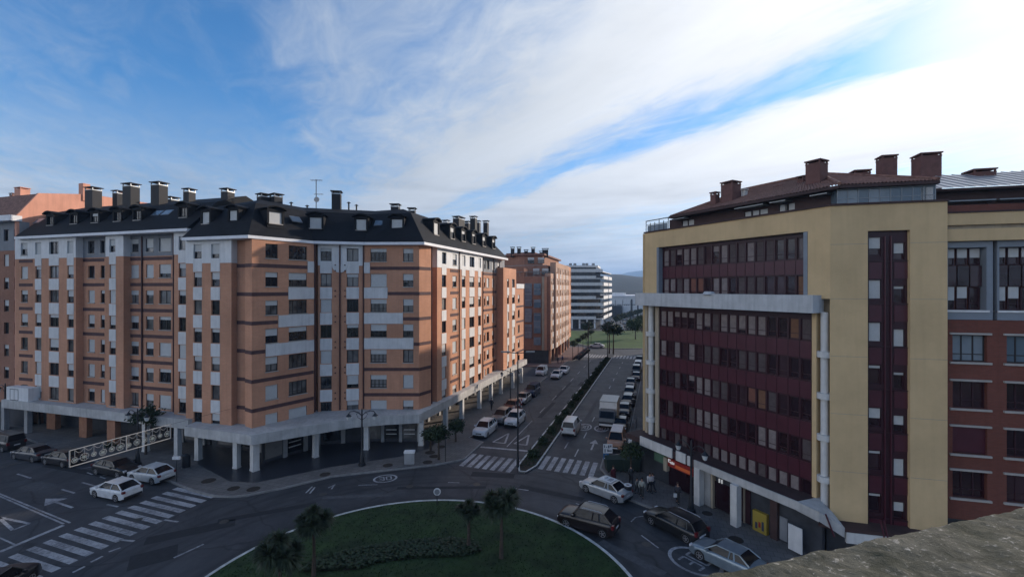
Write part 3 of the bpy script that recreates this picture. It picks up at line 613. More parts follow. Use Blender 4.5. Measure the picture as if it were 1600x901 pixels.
# white eaves: polyline at the roof edge
def T2(ln, px_, off): p = ln.pt(ln.at(px_, off), off); return Vector((p.x, p.y))
EL_ = [T2(LA, 22, .6), T2(LA, 292, .6)]
ER_ = [Vector((-34.8, 47.9)), Vector((-26.45, 45.6)), Vector((-22.4, 51.3)), Vector((-17.1, 52.7)), Vector((-10.1, 52.45)), LS.pt(LS.at(794, .6), .6)]
def band_prism(bld, base, pl, inner, z0, z1, m, name):
    mb = MB(); poly = [(p.x-base[0], p.y-base[1]) for p in pl]+[(p.x-base[0], p.y-base[1]) for p in reversed(inner)]; mb.prism(poly, z0, z1); return mb.build(name, M[m], bld)
def inset(pl, d): return offset(pl, d)
band_prism(A1, B1, EL_, inset(EL_, 2.2), 24.15, 24.45, 'eave', 'eave')
band_prism(A1, B1, ER_, inset(ER_, 2.2), 23.05, 23.36, 'eave', 'eave')
# mansard roof: rings of offset polylines
def mansard(pl, z, prof, name, m, ends=True):
    mb = MB(); rings_ = [(inset(pl, d), z+h) for d, h in prof]
    for (a_, za), (b_, zb) in zip(rings_, rings_[1:]):
        for i in range(len(pl)-1): mb.quad((a_[i].x-B1[0], a_[i].y-B1[1], za), (a_[i+1].x-B1[0], a_[i+1].y-B1[1], za), (b_[i+1].x-B1[0], b_[i+1].y-B1[1], zb), (b_[i].x-B1[0], b_[i].y-B1[1], zb))
    if ends:
        for e_ in (0, -1): mb.faces([(r_[e_].x-B1[0], r_[e_].y-B1[1], z_) for r_, z_ in rings_]+[(rings_[-1][0][e_].x-B1[0], rings_[-1][0][e_].y-B1[1], z)], [tuple(range(len(rings_)+1))])
    return mb.build(name, M[m], A1)
mansard(EL_, 24.45, [(.02, 0), (3.6, 3.5), (7.5, 4.9), (11.5, 3.5), (14.5, 0)], 'roof', 'slate')
mansard(ER_, 23.36, [(.02, 0), (4.0, 3.9), (6.5, 4.7), (9.5, 4.2), (12.5, 1.0), (12.6, 0)], 'roof', 'slate')
# the back of the block and its courtyard side
mb = MB(); mb.prism([(p.x-B1[0], p.y-B1[1]) for p in (LA.pt(0, -1.3), LA.pt(LA.L, -1.3), LA.pt(LA.L, -14.5), LA.pt(0, -14.5))], 3.2, 24.2); mb.build('inner_wall', M['brick2'], A1)
mb = MB(); a2 = [LE.pt(0, -1.9), LE.pt(LE.L-.6, -1.9), LF.pt(LF.L*.9, -2.2), LB.pt(1, -2.2), LC.pt(0, -2.2), LC.pt(LC.L-.6, -1.9), LS.pt(3, -1.9), LS.pt(LS.at(789), -1.9), LS.pt(LS.at(789), -12), LS.pt(6, -12), LB.pt(0, -12), LE.pt(0, -13)]
mb.prism([(p.x-B1[0], p.y-B1[1]) for p in a2], 3.2, 23.1); mb.build('inner_wall', M['brick2'], A1)
slab(A1, B1, LS, -12, -1.2, LS.at(788), LS.at(806), 3.2, 21.5, 'brick2', 'inner_wall'); slab(A1, B1, LS, -12, -1.2, LS.at(806), LS.at(817.8), 3.2, 17.9, 'brick2', 'inner_wall')
# canopy over the arcade
CR_ = [Vector((-33.6, 46.65)), Vector((-25.1, 43.8)), Vector((-17.2, 49.35)), Vector((-14.0, 50.35)), Vector((-10.4, 51.05)), Vector((3.0, 91.0))]
band_prism(A1, B1, CR_, [Vector((-33.6, 52)), Vector((-26, 50)), Vector((-22, 56)), Vector((-17, 58)), Vector((-13.5, 58)), Vector((-3.5, 91))], 2.92, 3.88, 'canopy', 'canopy')
CL_ = [T2(LA, 2, 1.2), T2(LA, 294, 1.2)]; band_prism(A1, B1, CL_, inset(CL_, 6), 3.2, 4.2, 'canopy', 'canopy')
# arcade columns
for (x, y, w_, h_, ln) in ((228, 705, .5, 3.2, LA), (278, 712, .5, 3.2, LA), (310, 718, .5, 2.92, LE), (370, 731, .5, 2.92, LE), (398, 735, .62, 2.92, LF), (493, 714, .46, 2.92, LF), (573, 702, .52, 2.92, LC), (658, 695.5, .52, 2.92, LC),
                          (696, 671, .5, 2.92, LS), (721.5, 654, .5, 2.92, LS), (749, 637.9, .5, 2.92, LS), (767, 625, .5, 2.92, LS), (782.6, 615, .5, 2.92, LS), (801, 606, .5, 2.92, LS), (814.5, 598, .5, 2.92, LS)):
    p = G(x, y, .14); mb = MB(); mb.box(-w_/2, w_/2, -w_/2, w_/2, .14, h_+.03); mb.box(-w_/2-.03, w_/2+.03, -w_/2-.03, w_/2+.03, .14, .3); mb.build('column', M['column'], A1, (p.x-B1[0], p.y-B1[1], 0), ln.rot)
# recessed shop fronts
def shopwall(ln, off, t0, t1, z1, m='dark', bays=3.2, pm='brick2', seed=1):
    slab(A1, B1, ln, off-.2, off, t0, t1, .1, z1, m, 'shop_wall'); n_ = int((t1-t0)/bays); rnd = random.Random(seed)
    for k in range(n_):
        a_ = t0+(k+.12)*bays; slab(A1, B1, ln, off, off+.08, a_, a_+bays*.76, .5, 2.6, 'glass', 'shop_window')
        for q in range(rnd.choice([0, 2, 3])): slab(A1, B1, ln, off+.08, off+.12, a_+.15, a_+bays*.66, 1.0+q*.5, 1.09+q*.5, 'column', 'shutter_bar')
        slab(A1, B1, ln, off, off+.22, a_+bays*.80, a_+bays*.98, .1, z1, 'concrete', 'shop_pier')
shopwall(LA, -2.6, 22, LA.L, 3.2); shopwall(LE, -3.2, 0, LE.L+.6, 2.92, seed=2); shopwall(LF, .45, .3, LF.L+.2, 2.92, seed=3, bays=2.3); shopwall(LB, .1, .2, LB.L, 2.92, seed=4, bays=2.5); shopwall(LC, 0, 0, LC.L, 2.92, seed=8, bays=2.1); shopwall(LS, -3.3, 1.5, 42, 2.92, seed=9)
for (x, y, w_) in ((84, 671, 1.6), (134, 684, 1.3), (178, 697, 1.3), (62, 662, 1.3)):
    p = G(x, y); mb = MB(); mb.box(-w_/2, w_/2, -.3, .3, .1, 3.22); mb.build('brick_pillar', M['orangep'], A1, (p.x-B1[0], p.y-B1[1], 0), LA.rot)
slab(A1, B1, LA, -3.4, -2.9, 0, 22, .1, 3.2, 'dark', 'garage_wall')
# dormers
def dormer(ln, px_, w_, z0, inn=1.9, h=1.25, blind=None, zb=23.4, skew=0):
    off = -inn; t_ = ln.at(px_, off); wh = round(w_*10)/10; D = 3.4
    mb = MB(); a_ = [ln.pt(t_-wh/2-.22, off), ln.pt(t_+wh/2+.22, off), ln.pt(t_+wh/2+.22, off-D), ln.pt(t_-wh/2-.22, off-D)]
    zz0, zz1 = z0-.5, z0+h+.36
    def P(p, z_): return (p.x-B1[0], p.y-B1[1], z_)
    # cheeks, front frame and a low curved roof
    o1, o2 = ln.pt(t_-wh/2, off), ln.pt(t_+wh/2, off)
    mb.quad(P(a_[0], zz0), P(a_[0], zz1), P(a_[3], zz1), P(a_[3], zz0)); mb.quad(P(a_[1], zz0), P(a_[2], zz0), P(a_[2], zz1), P(a_[1], zz1))
    mb.quad(P(a_[0], zz0), P(o1, zz0), P(o1, zz1), P(a_[0], zz1)); mb.quad(P(o2, zz0), P(a_[1], zz0), P(a_[1], zz1), P(o2, zz1)); mb.quad(P(o1, zz0), P(o2, zz0), P(o2, z0), P(o1, z0)); mb.quad(P(o1, z0+h), P(o2, z0+h), P(o2, zz1), P(o1, zz1))
    n_ = 6; f1 = [ln.pt(t_+(wh/2+.4)*(2*k/n_-1), off+.3) for k in range(n_+1)]; f2 = [ln.pt(t_+(wh/2+.4)*(2*k/n_-1), off-D) for k in range(n_+1)]; zz_ = [zz1+.32*(1-(2*k/n_-1)**2) for k in range(n_+1)]
    for k in range(n_):
        mb.quad(P(f1[k], zz_[k]), P(f1[k+1], zz_[k+1]), P(f2[k+1], zz_[k+1]), P(f2[k], zz_[k])); mb.quad(P(f1[k], zz_[k]-.14), P(f1[k+1], zz_[k+1]-.14), P(f1[k+1], zz_[k+1]), P(f1[k], zz_[k])); mb.quad(P(f1[k], zz_[k]-.14), P(f2[k], zz_[k]-.14), P(f2[k+1], zz_[k+1]-.14), P(f1[k+1], zz_[k+1]-.14))
    d_ = mb.build('dormer', M['slate'], A1)
    window(A1, B1, ln, off, t_, wh, z0, z0+h, 'd' if wh > .9 else 's', blind, True, name='dormer_window')
def skylight(ln, px_, w_, inn, z_, tilt=R(44)):
    t_ = ln.at(px_, -inn); p = ln.pt(t_, -inn); mb = MB(); mb.box(-w_/2, w_/2, -.5, .5, 0, .1); o = link(mb.mesh('skylight', M['metal']), 'skylight', A1, (p.x-B1[0], p.y-B1[1], z_), (0, 0, 0)); o.rotation_euler = (Matrix.Rotation(ln.rot, 3, 'Z') @ Matrix.Rotation(tilt, 3, 'X')).to_euler()
    mb = MB(); mb.box(-w_/2+.08, w_/2-.08, -.42, .42, .1, .12); link(mb.mesh('pane', M['veranda']), 'pane', o)
dormer(LF, 431, 1.4, 24.95, .9, blind=1); dormer(LB, 493, 1.3, 24.95, .5, blind=1); dormer(LC, 564, 1.2, 24.95, .8, blind=1); dormer(LC, 620, 1.3, 24.95, .8, blind=1); skylight(LC, 593, 1.15, 1.9, 25.85); skylight(LF, 462, 1.2, 1.9, 25.8)
dormer(LE, 321, 1.0, 24.95, .8, blind=1); dormer(LE, 364, 1.0, 24.95, .8, blind=1)
for x, b_ in ((682, 1), (707, .4), (724.5, .3), (740.5, .2), (756.5, .4), (771.5, .3)): dormer(LS, x, 1.2, 24.85, .7, blind=b_, h=1.5)
for x in (78, 115, 148, 183, 214, 286): dormer(LA, x, 1.1, 25.95, .9, h=1.1, blind=random.choice([0, .3, 0]))
for x in (62, 247, 262): skylight(LA, x, 1.3, 1.9, 26.75)
# chimneys
def chimney(ln, px_, inn, w_, ztop, z0=25.5, m='chim', bld=None, base=None, hole=True, dp=None):
    ov = .15 if m == 'chim' else .07; gp = .42 if m == 'chim' else .30
    bld = bld or A1; base = base or B1; p = ln.pt(ln.at(px_, -inn), -inn); dp = dp or min(w_, 1.1); mb = MB()
    mb.box(-w_/2, w_/2, -dp/2, dp/2, z0, ztop-gp)
    o = link(mb.mesh('chimney', M[m]), 'chimney', bld, (p.x-base[0], p.y-base[1], 0), ln.rot)
    mb = MB()
    for sx_ in (-1, 1):
        for sy_ in (-1, 1): mb.box(sx_*w_/2-.1*(sx_ > 0)-.0*(sx_ < 0), sx_*w_/2+.1*(sx_ < 0), sy_*dp/2-.1*(sy_ > 0), sy_*dp/2+.1*(sy_ < 0), ztop-gp, ztop-.14)
    mb.box(-w_/2-.02, w_/2+.02, -dp/2-.02, dp/2+.02, ztop-gp-.08, ztop-gp+.01); mb.build('chimney_vent', M['metal' if m == 'chim' else m], o)
    mb = MB(); mb.box(-w_/2-ov, w_/2+ov, -dp/2-ov, dp/2+ov, ztop-.14, ztop-.05); mb.build('chimney_cap', M[m], o)
def zt(ln, px_, inn, py): p = ln.pt(ln.at(px_, -inn), -inn); return H-(py-451)*p.y/F
for ln, x, y, w_, inn in ((LA, 146, 293, 1.45, 4.5), (LA, 185, 298, .9, 7), (LA, 205, 287, 1.45, 4.6), (LA, 249, 285, 1.4, 4.6), (LA, 269, 308, 1.1, 8), (LE, 296, 295, .9, 6), (LE, 356, 295, 1.0, 6), (LF, 412, 303, 1.1, 8), (LF, 432, 303, 1.0, 7), (LB, 526, 299, 1.05, 6),
                         (LC, 618, 319, 1.0, 6.5), (LC, 644, 325, .8, 6), (LS, 697, 344, .8, 6.5), (LS, 717, 339, 2.4, 6), (LS, 730, 346, 1.3, 8), (LS, 740, 338, .95, 5), (LS, 747, 345, .8, 8), (LS, 759.5, 345, .8, 4)):
    chimney(ln, x, inn, w_, zt(ln, x, inn, y))
for x, y in ((455, 317), (545, 317), (557, 321), (480, 322)):
    p = LB.pt(LB.at(x, -7), -7); mb = MB(); z_ = H-(y-451)*p.y/F; mb.tube([(0, 0, 26), (0, 0, z_)], .1, 8); mb.tube([(0, 0, z_-.05), (0, 0, z_+.1)], [.28, .05], 8); mb.build('roof_vent', M['chim'], A1, (p.x-B1[0], p.y-B1[1], 0))
# antenna
p = LB.pt(LB.at(494, -7), -7); an = thing('antenna', 'thin television mast with crossbars standing on the slate roof', 'antenna', (p.x, p.y, 27))
zt_ = H+170*p.y/F-27; mb = MB(); mb.tube([(0, 0, 0), (0, 0, zt_)], .05, 6); mb.build('mast', M['black'], an)
mb = MB(); mb.tube([(-.7, 0, zt_-.1), (.8, 0, zt_-.1)], .03, 5); [mb.tube([(x, -.35, zt_-.1), (x, .35, zt_-.1)], .02, 5) for x in (-.6, -.3, 0, .3, .6)]; mb.build('aerial', M['black'], an)
mb = MB(); mb.tube([(-.3, 0, zt_-1.9), (.9, 0, zt_-1.9)], .03, 5); [mb.tube([(x, -.25, zt_-1.9), (x, .25, zt_-1.9)], .02, 5) for x in (0, .3, .6, .8)]; mb.build('aerial', M['black'], an)
mb = MB(); mb.tube([(.1, -.1, zt_-2.6), (.1, .05, zt_-2.6)], [.35, .3], 12); mb.build('dish', M['metal'], an)

# ------------------------------------------------ salmon neighbour behind, far left
B0 = (-70, 62); A0 = thing('apartment_building', 'salmon rendered building with a tall blank gable rising behind the slate roof, leftmost', 'building', B0)
L0 = Line(LA.pt(-26, -.6), LA.pt(-.05, -.6)); L0L = L0.L
ops = []
R0 = [24.15, 20.9, 17.9, 15.0, 12.1, 9.2, 6.3]
for r_, zr in enumerate(R0):
    for px_ in (-46, -28, 10, 26):
        t_ = L0.at(px_); w_ = 1.0; ops.append((t_-.5, t_+.5, zr, zr+1.5)); window(A0, B0, L0, 0, t_, w_, zr, zr+1.5, 's', fr='frameb', sill=False)
wall(A0, B0, L0, 0, 0, L0L, 3.2, 22.9, [o for o in ops if o[3] < 22.9], 'brick2', back=1); wall(A0, B0, L0, .03, 0, L0L, 22.9, 26.6, [o for o in ops if o[2] > 22.9], 'greyw', back=1)
slab(A0, B0, L0, -.2, 1.0, 0, L0L+.1, 26.6, 27.3, 'eave', 'eave')
# gable wall facing the sun, as a solid with a sloping top
q0 = L0.pt(L0L, .3); dr = Vector((.28, .96)); P_ = [(0, 27.3), (2.2, 30.6), (8, 31.6), (17, 31.8)]; mb = MB()
fr_ = [(q0+dr*d-Vector(B0), z_) for d, z_ in P_]; wv = Vector((-1.0, .3))*.35
vs = [(p.x, p.y, z_) for p, z_ in fr_]+[(p.x, p.y, 3) for p, z_ in (fr_[-1], fr_[0])]; vb = [(x+wv.x, y+wv.y, z_) for x, y, z_ in vs]
mb.faces(vs+vb, [tuple(range(6)), tuple(reversed(range(6, 12)))]+[(i, (i+1) % 6, 6+(i+1) % 6, 6+i) for i in range(6)]); mb.build('gable_wall', M['salmon'], A0)
mb = MB(); wl = L0.d*-26
for (a_, b_) in zip(fr_, fr_[1:]):
    mb.quad((a_[0].x-.3, a_[0].y, a_[1]-.1), (b_[0].x-.3, b_[0].y, b_[1]-.1), (b_[0].x+wl.x, b_[0].y+wl.y, b_[1]-.1), (a_[0].x+wl.x, a_[0].y+wl.y, a_[1]-.1))
mb.build('roof', M['terra'], A0)
for d, w_, z_ in ((1.0, 1.2, 30.2),):
    p = L0.pt(L0.at(20, -2), -2)
mb = MB(); mb.prism([(x-B0[0], y-B0[1]) for x, y in [tuple(L0.pt(0, -.5)), tuple(L0.pt(L0L-.4, -.5)), tuple(L0.pt(L0L-.4, -16)), tuple(L0.pt(0, -16))]], 3, 26.6); mb.build('inner_wall', M['brick2'], A0)
chimney(L0, 35, 5, 1.3, H+155*67/F, 28, 'salmon', A0, B0); chimney(L0, 22, 6, .7, H+151*67/F, 28, 'terra', A0, B0); chimney(L0, -20, 5, 1.3, H+155*68/F, 28, 'salmon', A0, B0)
p = q0+dr*7.6-Vector((.3, 0)); mb = MB(); mb.box(-.45, .45, -.45, .45, 30.5, 33.0); mb.build('chimney', M['salmon'], A0, (p.x-B0[0], p.y-B0[1], 0), LA.rot)
p = q0+dr*13-Vector((.3, 0)); mb = MB(); mb.box(-.5, .5, -.45, .45, 30.5, 32.9); mb.build('chimney', M['salmon'], A0, (p.x-B0[0], p.y-B0[1], 0), LA.rot)
slab(A0, B0, L0, -.5, 1.6, L0.at(10, 1.6), L0.at(44, 1.6)+.0, 3.3, 5.8, 'whitew', 'porch_front'); window(A0, B0, L0, 1.75, L0.at(22, 1.6), 1.6, 4.2, 5.6, 'd', 0, False)
for px_ in (4, 40): t_ = L0.at(px_, 1.2); slab(A0, B0, L0, .7, 1.2, t_-.3, t_+.3, .1, 3.4, 'concrete', 'pillar')
slab(A0, B0, L0, -1.2, -.4, 0, L0L, .1, 3.3, 'dark', 'shop_wall')

# ------------------------------------------------ brown brick block further down the avenue
B2 = (7, 112); A2 = thing('apartment_building', 'brown brick tower block with stepped terraces and glazed galleries beyond the orange block', 'building', B2)
LR = Line(G(860.5, 570), G(891, 543)); pR = LR.pt(0); Lf = Line(pR+Vector((-6.3, .6)), pR); Lg = Line(pR+Vector((-17, 9.2)), pR+Vector((-6.3, .6)))
FR = [18.9-2.85*k for k in range(6)]
def blockwall(A, B_, ln, off, t0, t1, z0, z1, colst, rows, wd, hh, m, pan=None, gl='glass', bl=None, st='d', fr='frameb'):
    ops = []
    for zr in rows:
        for i, t_ in enumerate(colst):
            ops.append((t_-wd/2, t_+wd/2, zr, zr+hh)); window(A, B_, ln, off, t_, wd, zr, zr+hh, st, blind=bl, sill=False, gl=gl, fr=fr)
            if pan and i in pan: slab(A, B_, ln, off, off+.04, t_-wd/2-.05, t_+wd/2+.05, zr-1.2, zr-.05, 'white', 'white_panel')
    wall(A, B_, ln, off, t0, t1, z0, z1, ops, m)
t_end = LR.L
blockwall(A2, B2, LR, 0, 0, 4.2, 3.4, 21.6, [1.2, 3.0], FR, 1.0, 1.5, 'brick4', pan=(1,))
blockwall(A2, B2, LR, .5, 4.2, t_end-6, 3.4, 24.4, [6+2.75*k for k in range(int((t_end-13)/2.75)+1)], [21.7]+FR, 1.2, 1.5, 'brick4', pan=(0, 2, 4, 6, 8))
blockwall(A2, B2, LR, .2, t_end-6, t_end, 3.4, 24.4, [t_end-4.5, t_end-1.6], [21.7]+FR, 1.1, 1.5, 'brick', pan=(0,))
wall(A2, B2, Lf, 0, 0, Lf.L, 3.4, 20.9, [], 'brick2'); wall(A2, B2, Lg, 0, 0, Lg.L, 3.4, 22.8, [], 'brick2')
for px_, segs in ((825.5, ((6.2, 9.5), (10, 13.2), (13.8, 19.2))), (839.5, ((4.6, 6.5), (7.4, 12.2), (13.4, 15.4), (16.4, 19.2)))):
    for za, zb_ in segs:
        t_ = Lf.at(px_) if px_ > 822 else Lf.at(px_); w_ = 1.7
        slab(A2, B2, Lf, 0, .25, t_-w_/2, t_+w_/2, za, zb_, 'greyw', 'glazed_gallery')
        for q in range(int((zb_-za)/1.5)+1): slab(A2, B2, Lf, .25, .28, t_-w_/2+.1, t_+w_/2-.1, za+.12+q*1.45, min(zb_-.1, za+1.3+q*1.45), 'veranda', 'gallery_pane')
for k, px_ in enumerate((848.5, 852.5)): t_ = Lf.at(px_); slab(A2, B2, Lf, 0, .4, t_-.28, t_+.28, 3.4, 20.8, 'tan' if k == 0 else 'brick', 'pilaster')
# stepped terraces above
def blk(A, B_, poly, z0, z1, m, name): mb = MB(); mb.prism([(p[0]-B_[0], p[1]-B_[1]) for p in poly], z0, z1); return mb.build(name, M[m], A)
inn = [tuple(pR+Vector((-17, 9.2))), tuple(pR+Vector((-6.3, .6))), tuple(pR), tuple(LR.pt(t_end)), tuple(LR.pt(t_end, -16)), tuple(pR+Vector((-12, 22)))]
cx_ = sum(p[0] for p in inn)/6; cy_ = sum(p[1] for p in inn)/6
def shrink(k, dx=0, dy=0): return [(cx_+(x-cx_)*k+dx, cy_+(y-cy_)*k+dy) for x, y in inn]
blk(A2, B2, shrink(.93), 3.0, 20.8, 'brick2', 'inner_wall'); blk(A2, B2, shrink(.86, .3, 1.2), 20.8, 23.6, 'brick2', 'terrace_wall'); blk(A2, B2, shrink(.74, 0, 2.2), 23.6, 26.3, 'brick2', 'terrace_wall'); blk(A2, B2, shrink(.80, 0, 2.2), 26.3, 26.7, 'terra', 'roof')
blk(A2, B2, shrink(.97), 20.75, 20.95, 'concrete', 'terrace_floor'); blk(A2, B2, shrink(.84, .2, 1.5), 23.55, 23.75, 'concrete', 'terrace_floor')
blk(A2, B2, shrink(.45, 0, 3), 26.7, 27.5, 'terra', 'roof')
for px_, z_ in ((838, 21.3), (845, 24.1), (829, 24.1), (852, 21.3)):
    t_ = Lf.at(px_, -2); window(A2, B2, Lf, -1.1 if z_ < 23 else -3.6, t_, 1.6, z_, z_+1.5, 'd', .4, False)
for k in range(7): t_ = -1+k*1.6; slab(A2, B2, Lf, -.2, -.1, t_-.03, t_+.03, 20.9, 21.9, 'metal', 'railing_post')
slab(A2, B2, Lf, -.2, -.1, -6, Lf.L, 21.85, 21.95, 'metal', 'railing')
for x, y, inn_ in ((801, 387, 8), (811, 387, 8), (822, 391, 8), (833, 387, 9), (846, 393, 9), (852, 389, 9)): chimney(Lf, x, inn_, .9 if x != 852 else 1.5, H+(451-y)*118/F, 26, 'chim', A2, B2)
mb = MB(); mb.prism([(p[0]-B2[0], p[1]-B2[1]) for p in shrink(.85)], 0, 3.0); mb.build('ground_floor', M['dark'], A2)
for t_ in (1, 6, 11, 16, 21, 26, 31, 36): 
    if t_ < t_end: slab(A2, B2, LR, -.6, -.1, t_-.35, t_+.35, 0, 3.4, 'brick', 'pillar')
for t_ in (3.5, 8.5, 13.5, 18.5): slab(A2, B2, LR, -1.2, -.7, t_-1.6, t_+1.6, .1, 3.3, 'redshop' if t_ in (13.5,) else 'dark', 'shop_front')
slab(A2, B2, Lf, -1.5, -1, 0, Lf.L, .1, 3.3, 'dark', 'shop_front')

# ------------------------------------------------ white block with long balconies
B3 = (35, 214); A3 = thing('apartment_building', 'white modern apartment block with long horizontal balconies and dark glazing beside the park', 'building', B3)
X1 = 40.6; LW = Line((12, 204), (X1, 204)); LX = Line((X1, 204), (51.5, 236))
pl = [(12, 204.8), (X1-.8, 204.8), (50.4, 235), (12, 235)]
blk(A3, B3, pl, 4.2, 24.6, 'glass', 'glazing'); blk(A3, B3, [(12, 206), (X1-2.5, 206), (X1+2, 222), (12, 224)], 24.6, 27.6, 'glass', 'glazing')
blk(A3, B3, [(12, 204.6), (X1-2, 204.6), (X1+2.8, 223), (12, 225)], 27.6, 28.4, 'whitew', 'roof')
for k in range(8):
    z_ = 4.2+3.02*k
    blk(A3, B3, [(12, 204), (X1, 204), (51.5, 236), (12, 236)], z_, z_+.35, 'whitew', 'floor_slab')
    xa = 22 if k % 2 else 24
    slab(A3, B3, LW, -.05, .35, xa-12, (X1-12) if k % 3 else X1-12-3, z_-.05, z_+1.35, 'white', 'balcony_parapet')
    slab(A3, B3, LW, -.25, .0, 0, xa-12+.1, z_, z_+.85, 'whitew', 'balcony_parapet')
    if k < 7: slab(A3, B3, LX, 0, .3, 2, LX.L*.55, z_-.1, z_+1.4, 'whitew', 'balcony_parapet'); slab(A3, B3, LX, 0, .3, LX.L*.62, LX.L, z_-.1, z_+1.4, 'whitew', 'balcony_parapet')
for q in range(9): p = LW.pt(1+q*3.4); blk(A3, B3, [(p.x, p.y+.1), (p.x+.7, p.y+.1), (p.x+.7, p.y+.8), (p.x, p.y+.8)], 0, 4.2, 'whitew', 'pillar')
for q in range(6): p = LX.pt(.3+q*6.3, -.8); blk(A3, B3, [(p.x, p.y), (p.x+.7, p.y), (p.x+.7, p.y+.7), (p.x, p.y+.7)], 0, 4.2, 'whitew', 'pillar')
blk(A3, B3, [(12, 209), (X1-2, 209), (44, 228), (12, 230)], 0, 4.2, 'dark', 'ground_floor')
for x in (27, 29, 33, 34.5, 37.5): mb = MB(); mb.box(-.6, .6, -.6, .6, 28.4, 29.6); mb.build('roof_unit', M['metal'], A3, (x-B3[0], 210-B3[1], 0))
# ------------------------------------------------ pale warehouse and hills
Bw = (78, 310); Aw = thing('warehouse', 'long low pale grey industrial hall beyond the car park', 'warehouse', Bw)
blk(Aw, Bw, [(62, 300), (110, 300), (120, 340), (62, 340)], 0, 12.4, 'whitew', 'wall'); blk(Aw, Bw, [(61.5, 299.5), (110.5, 299.5), (120.5, 341), (61.5, 341)], 12.4, 13.4, 'eave', 'roof')
for x in (78.5, 82.5): blk(Aw, Bw, [(x, 299.8), (x+.9, 299.8), (x+.9, 300.2), (x, 300.2)], 0, 11, 'dark', 'window_strip')
blk(Aw, Bw, [(62.5, 297.5), (72, 297.5), (72, 299.7), (62.5, 299.7)], 0, 6.8, 'dark', 'low_wing'); blk(Aw, Bw, [(70, 312), (78, 312), (78, 318), (70, 318)], 13.4, 15.0, 'whitew', 'roof_light')
def ridge(name, Y, x0, x1, f, m, dep):
    mb = MB(); n_ = 160; rows_ = 7; vs = []
    for j in range(rows_):
        for i in range(n_+1):
            x = x0+(x1-x0)*i/n_; h = f(x)*math.sin(math.pi/2*min(1, j/(rows_-2))) if j < rows_-1 else f(x)*.6; r_ = random.uniform(-1, 1)*f(x)*.02
            vs.append((x, Y-dep*(1-j/(rows_-1)), max(-.1, h+(r_ if 0 < j else -1))))
    fs = [(j*(n_+1)+i, j*(n_+1)+i+1, (j+1)*(n_+1)+i+1, (j+1)*(n_+1)+i) for j in range(rows_-1) for i in range(n_)]
    mb.faces(vs, fs); struct(name, mb, M[m], 60)
ridge('wooded_hill', 1500, -3500, 4500, lambda x: 47+9*math.sin(x*.006)+3*math.sin(x*.03)+2*math.sin(x*.11), 'forest', 700)
def mf(x): return 150+75*math.exp(-((x-1520)/260)**2)+38*math.exp(-((x-2100)/500)**2)+14*math.sin(x*.004)+6*math.sin(x*.017)
ridge('mountain', 6000, -9000, 10000, mf, 'mount', 1800)
# ------------------------------------------------ yellow and maroon block on the right
B4 = (24, 36); A4 = thing('apartment_building', 'yellow corner block with maroon glazed bays, white band and terracotta roof', 'building', B4)
A1_, B1_ = A4, B4
W = Line((13.07, 45.7), (21.18, 30.27)); Fr = Line((21.18, 30.27), (27.42, 28.6))
def wt(px_, off=0): return W.at(px_, off)
tL, tR = wt(1007.5), W.L
oL, oR = wt(1026), wt(1262)
# upper yellow frame
wall(A4, B4, W, 0, tL, tR, 17.3, 23.5, [(oL, oR, 17.31, 21.95)], 'yellow', back=.6, rev=.9, ends=(1, 0))
slab(A4, B4, W, -.85, .02, oL+.01, oL+.28, 17.4, 21.93, 'bluew', 'jamb'); slab(A4, B4, W, -.85, .02, oR-.28, oR-.01, 17.4, 21.93, 'bluew', 'jamb')
# flanks of the maroon bay lower down
bL, bR = wt(1029), wt(1268.5)
slab(A4, B4, W, -.6, 0, tL, wt(1011.5), 2.6, 17.3, 'tan', 'wall'); slab(A4, B4, W, -1.1, -.6, wt(1011), wt(1025), 2.6, 17.3, 'tan', 'niche_wall'); slab(A4, B4, W, -.6, 0, wt(1023.5), bL, 2.6, 17.3, 'tan', 'wall')
slab(A4, B4, W, -1, 0, bR, wt(1275.5), 2.6, 17.3, 'yellow', 'wall'); slab(A4, B4, W, -1.4, -.9, wt(1275), wt(1301), 2.6, 17.3, 'tan', 'niche_wall')
nR = wt(1296.5); slab(A4, B4, W, -1.4, 0, nR, tR, 2.6, 17.3, 'yellow', 'wall')
NU = 17; uw = (bR-bL-.1)/NU
rnd = random.Random(11)
pat = ["CCaaaCTcCCTCCddOc", "CdCdC ccddcccdddd", "ddcdaCCccddoOcddd", "dcddcCCCc ddCCddc", "cdccddcCCCCCcCCCd"]
def bayrow(z0, z1, off, tA, tB, n, pt, sp_to, name='bay_window'):
    u_ = (tB-tA)/n; ops = []
    for k in range(n):
        c = pt[k % len(pt)]; t_ = tA+(k+.5)*u_; w_ = round(u_-.13, 2)
        bl_, q = {'C': ('curtain', 1), 'c': ('curtain2', 1), 'a': ('curtain', .35), 'T': ('curtain', .8), 'O': ('curtaino', 1), 'o': ('curtaino2', .8), 'd': ('curtain', 0), ' ': ('curtain', 0)}[c]
        window(A4, B4, W, off, t_, w_, z0, z1, 'sx', blind=q*(.97 if q else 0), sill=False, fr='maroonf', gl='glassmar', bl=bl_, depth=.08, name='bay_window', by=.014); ops.append((t_-w_/2, t_+w_/2, z0, z1))
        # spandrel pieces between the storeys, one to each bay
        if sp_to is not None: slab(A4, B4, W, off-.02, off+.03, t_-u_/2+.03, t_+u_/2-.03, sp_to+.06, z0-.08, 'maroon', 'spandrel_panel')
    return ops
M['curtain2'] = mat('curtain_dim', (.085, .065, .065), .9, .2, 3); M['curtaino'] = mat('curtain_orange', (.17, .085, .05), .9, .15, 3); M['curtaino2'] = mat('curtain_rust', (.17, .07, .05), .9, .15, 3)
ops = []
for k in range(5):
    zt_ = 15.9-2.8*k; ops += bayrow(zt_-1.5, zt_, -.12, bL+.05, bR-.05, NU, pat[k], (zt_-2.8) if k < 4 else None)
